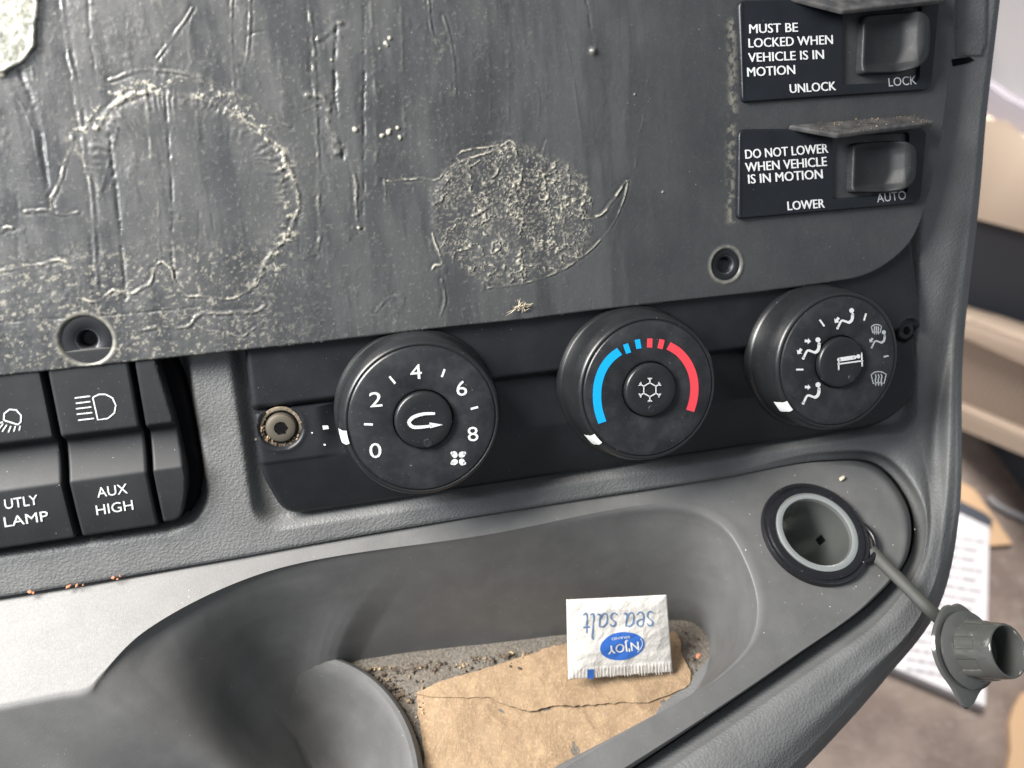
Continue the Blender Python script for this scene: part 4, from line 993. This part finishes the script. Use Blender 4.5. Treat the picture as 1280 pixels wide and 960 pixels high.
# grit and crumbs
def chunks(name, spots, mat, label, cat=None, kind='stuff'):
    V = []; Fc = []
    for (c, r, n) in spots:
        o0 = len(V); e1_ = nz(np.cross(n, (.3, .2, .9))); e2_ = np.cross(n, e1_); st_ = random.uniform(1, 2.2); th = random.uniform(0, 3.14)
        a_ = e1_ * math.cos(th) + e2_ * math.sin(th); b_ = np.cross(n, a_)
        for h, rr in ((-.3, .7), (.25, 1.0), (.8, .55)):
            for k in range(5):
                t = 2 * math.pi * k / 5 + h; V.append(c + n * h * r + (a_ * math.cos(t) * st_ + b_ * math.sin(t)) * r * rr * random.uniform(.7, 1.2))
        for l in range(2):
            for k in range(5): Fc.append((o0 + l * 5 + k, o0 + l * 5 + (k + 1) % 5, o0 + (l + 1) * 5 + (k + 1) % 5, o0 + (l + 1) * 5 + k))
        Fc.append(tuple(o0 + 10 + k for k in range(5)))
    o = mesh_obj(name, V, Fc, mat, None, smooth=False); return tag(o, label, cat, None, kind)
sp_ = []
for k in range(1100):
    if k < 420: x = random.gauss(462, 26); y = random.gauss(858, 7) + (x - 460) * .12
    elif k < 820: x = random.uniform(430, 720); y = 838 - (x - 430) * .105 + abs(random.gauss(0, 9))
    elif k < 1020: x = random.uniform(440, 530); y = random.uniform(850, 955)
    else: x = random.uniform(838, 876); y = random.uniform(790, 850)
    if (x - 349) ** 2 + (y - 998) ** 2 < 166 ** 2: continue
    sp_.append((UF(x, y, .05), min(.075, .010 * math.exp(random.gauss(.45, .65))), FN))
for (x, y, r) in ((443, 856, .12), (462, 848, .09), (633, 820, .09), (616, 826, .08), (640, 817, .07), (470, 862, .08), (500, 868, .07), (860, 806, .06), (866, 824, .07)): sp_.append((UF(x, y, .08), r, FN))
chunks('floor_grit', sp_, 'debris', 'brown crumbs and grit scattered on the pocket floor', 'grit')
sp_ = [(UH(x, y, .03), r * .6, nz((0, .4, .9))) for x, y, r in ((38, 740, .10), (42, 741, .07), (86, 733, .08), (96, 732, .07), (104, 731, .04), (142, 722, .08), (147, 724, .04), (150, 720, .03))]
gs = []
for k in range(90):
    a = random.gauss(math.radians(235), .9); rr = random.gauss(.56, .06); gs.append((np.array((SCR[0] + rr * math.cos(a), SCR[1] + rr * math.sin(a), .34)), random.uniform(.015, .045), np.array((0, 0, 1.0))))
chunks('screw_grime', gs, 'debris', 'brown grime caked around the left screw of the control panel', 'grime')
chunks('seam_crumbs', sp_, 'orange', 'small orange crumbs caught along the dashboard seam', 'crumbs')
sp_ = [(UPP(1053, 598, .05), .075, NP)]
o = chunks('ledge_crumb', sp_, 'straw', 'single pale crumb on the ledge just above the power socket', 'crumb', None)
o = chunks('pocket_crumb', [(UF(873, 820, .7), .07, FN)], 'orange', 'single pinkish crumb in the pocket corner right of the salt packet', 'crumb', None)
# dust specks lying on the ledge round the socket
sp_ = [(UPP(random.gauss(1030, 50), random.gauss(700, 55), .012), random.uniform(.006, .016), NP) for k in range(70)]
sp_ = [s for s in sp_ if np.linalg.norm(s[0] - SOC) > 1.8]
chunks('ledge_dust', sp_, 'crimp', 'pale dust specks on the smooth ledge around the socket', 'dust')
sp_ = []
for k in range(120):
    t = random.random(); u = random.random()
    Bl, Br, Or, Ol = [U(*g) for g in [(986, 156, .7), (1148, 143, .7), (1168, 152, 1.35), (1048, 167, 1.35)]]
    q = (Bl * (1 - t) + Br * t) * (1 - u) + (Ol * (1 - t) + Or * t) * u; sp_.append((q + np.array((0, .01, 0)), random.uniform(.008, .020), nz((0, .8, .5))))
chunks('guard_dust', sp_, 'debris', 'grey dust lying along the top of the lower switch guard', 'dust')
# straw tuft stuck to the plate
V = []; Fc = []
for k in range(46):
    a = random.uniform(0, 2 * math.pi); L = random.uniform(.06, .24) * (2.0 if k < 4 else 1); c = U(652, 383, ZP + .05) + np.array((random.gauss(0, .07), random.gauss(0, .05), 0)); d = np.array((math.cos(a) * 1.2, math.sin(a) * .8 , random.uniform(.1, .7))) * L
    s_ = nz(np.cross(d, (0, 0, 1))) * .006; m_ = c + d * .5 + np.array((random.gauss(0, .03), random.gauss(0, .03), 0)); o0 = len(V)
    V += [c - s_, c + s_, m_ - s_, m_ + s_, c + d, c + np.array((0, 0, .02)), m_ + np.array((0, 0, .02))]
    Fc += [(o0, o0 + 1, o0 + 3, o0 + 2), (o0 + 2, o0 + 3, o0 + 4), (o0, o0 + 2, o0 + 6, o0 + 5), (o0 + 1, o0 + 5, o0 + 6, o0 + 3), (o0 + 2, o0 + 4, o0 + 6), (o0 + 3, o0 + 6, o0 + 4)]
tag(mesh_obj('straw_tuft', V, Fc, 'straw', None, smooth=False), 'tiny yellow straw tuft stuck on the plate edge between left and middle knobs', 'straw tuft')

# ================================================================ CAB BEHIND, LOWER RIGHT
FL0 = CAM - UPV * 65.0
def UFl(px, py, off=0.0): return UP(px, py, FL0 + UPV * off, UPV)
P = [FL0 + ex * a + ey * b for a, b in ((-90, -150), (150, -150), (150, 120), (-90, 120))]
o = mesh_obj('cab_floor', P, [(0, 1, 2, 3)], 'carpet', None, smooth=False); tag(o, 'brown grey carpeted cab floor far below the dashboard', None, None, 'structure')
DXp = 58.0; ndoor = np.array((-1.0, 0, 0))
def UD(px, py, d=0.0): return UP(px, py, (DXp - d, 0, 0), ndoor)
door = thing('door_panel', 'beige and grey cab door panel with a storage pocket, seen past the dashboard', 'door', UD(1240, 540))
def dpart(name, px, d, thick, mat, bev=.5): return extrude_poly(name, [UD(x, y, d) for x, y in px], ndoor, thick, mat, door, bevel=bev, smooth=True)
dpart('upper_trim', [(1100, -300), (1600, -300), (1600, 230), (1400, 172), (1280, 133), (1252, 122), (1232, 108), (1100, 40)], 0, 4, 'mauve')
dpart('trim_band', [(1100, 30), (1232, 104), (1255, 121), (1280, 134), (1600, 235), (1600, 290), (1290, 178), (1262, 168), (1238, 152), (1100, 90)], 1.2, 5, 'mauve_dark', .8)
dpart('armrest', [(1100, 80), (1225, 150), (1250, 166), (1290, 180), (1600, 290), (1600, 380), (1290, 292), (1225, 275), (1100, 250)], 3.0, 8, 'beige', 1.2)
dpart('recess_panel', [(1100, 240), (1600, 370), (1600, 560), (1290, 450), (1100, 390)], -3, 3, 'slate')
dpart('pocket_rim', [(1100, 362), (1205, 398), (1290, 428), (1600, 540), (1600, 570), (1290, 460), (1205, 423), (1100, 390)], 3.0, 4, 'beige', .9)
gr_ = dpart('pocket_mesh', [(1100, 380), (1205, 418), (1290, 452), (1600, 560), (1600, 665), (1290, 550), (1200, 512), (1100, 470)], 1.5, 2, 'mesh')
V = []; Fc = []
for i in range(-2, 16):
    for j in range(0, 13):
        x = 1188 + i * 8.2 + (j % 2) * 4; y = 428 + j * 7.6 + (x - 1200) * .36
        if y > 519 + (x - 1200) * .40 or y < 428 + (x - 1200) * .36: continue
        c = UD(x, y, 1.55); o0 = len(V); r = .17
        for k in range(6): V.append(c + np.array((0, math.cos(k * math.pi / 3), math.sin(k * math.pi / 3))) * r)
        V.append(c - np.array((.12, 0, 0))); Fc += [(o0 + k, o0 + (k + 1) % 6, o0 + 6) for k in range(6)]
o = mesh_obj('mesh_studs', V, Fc, 'beige', door); o['kind'] = 'stuff'
dpart('lower_rim', [(1100, 470), (1200, 510), (1290, 548), (1600, 665), (1600, 695), (1290, 574), (1200, 536), (1100, 495)], 3.0, 4, 'beige', .9)
dpart('sill_gap', [(1100, 480), (1200, 530), (1290, 568), (1600, 690), (1600, 900), (1290, 700), (1100, 620)], -3.0, 3, 'slate')

bk_ = thing('booklet', 'white printed booklet with a black top edge lying on the cab floor', 'booklet', UFl(1180, 760))
pg = [(1120, 596), (1238, 652), (1233, 884), (1112, 832), (1040, 800)]
extrude_poly('pages', [UFl(x, y, 1.0) for x, y in pg], UPV, 1.0, 'paper', bk_, bevel=.15)
extrude_poly('black_cover_edge', [UFl(x, y, 1.15) for x, y in ((1120, 588), (1205, 628), (1232, 641), (1242, 650), (1238, 658), (1200, 640), (1120, 600))], UPV, 1.1, 'slate', bk_, bevel=.05)
pr = Print(lambda x, y: UFl(x, y, 1.04))
for k in range(15):
    y = 668 + k * 12.5; x1 = 1231 - k * .3 - (k * 37 % 5) * 3; 
    x = 1128 + random.uniform(0, 5)
    while x < x1 - 4:
        L = min(random.uniform(7, 22), x1 - x); t0 = (x - 1128) / 104; t1 = (x + L - 1128) / 104
        pr.stroke([(x, y - 8 + 18 * t0), (x + L, y - 8 + 18 * t1)], random.uniform(3.4, 5.2), False); x += L + random.uniform(1.5, 3)
pr.build('printed_lines', 'ink', bk_)
tag(extrude_poly('cardboard_scrap', [UFl(x, y, .5) for x, y in ((1195, 600), (1208, 606), (1218, 612), (1266, 680), (1240, 682), (1200, 668), (1170, 640))], UPV, .3, 'cardboard'), 'tan torn cardboard triangle on the floor beside the booklet', 'cardboard')
tag(tube('floor_pen', [UFl(1236, 622, .5), UFl(1244, 630, .5), UFl(1262, 640, .5), UFl(1300, 656, .5)], .40, 'mauve', None), 'pale slim rod on the floor at the right edge', 'rod')
o = extrude_poly('rust_scrap', [UFl(x, y, .5) for x, y in ((1300, 860), (1278, 866), (1268, 884), (1262, 905), (1264, 940), (1255, 990), (1310, 990))], UPV, .6, 'cardboard'); tag(o, 'orange brown scrap on the floor at the bottom right corner', 'scrap')

# ---------------------------------------------------------------- set the whole place upright (dash frame -> world)
for o in list(sc.collection.objects):
    if o.parent is None and o.type in {'MESH', 'EMPTY'}:
        o.matrix_world = WROT @ Matrix.Translation(o.location)
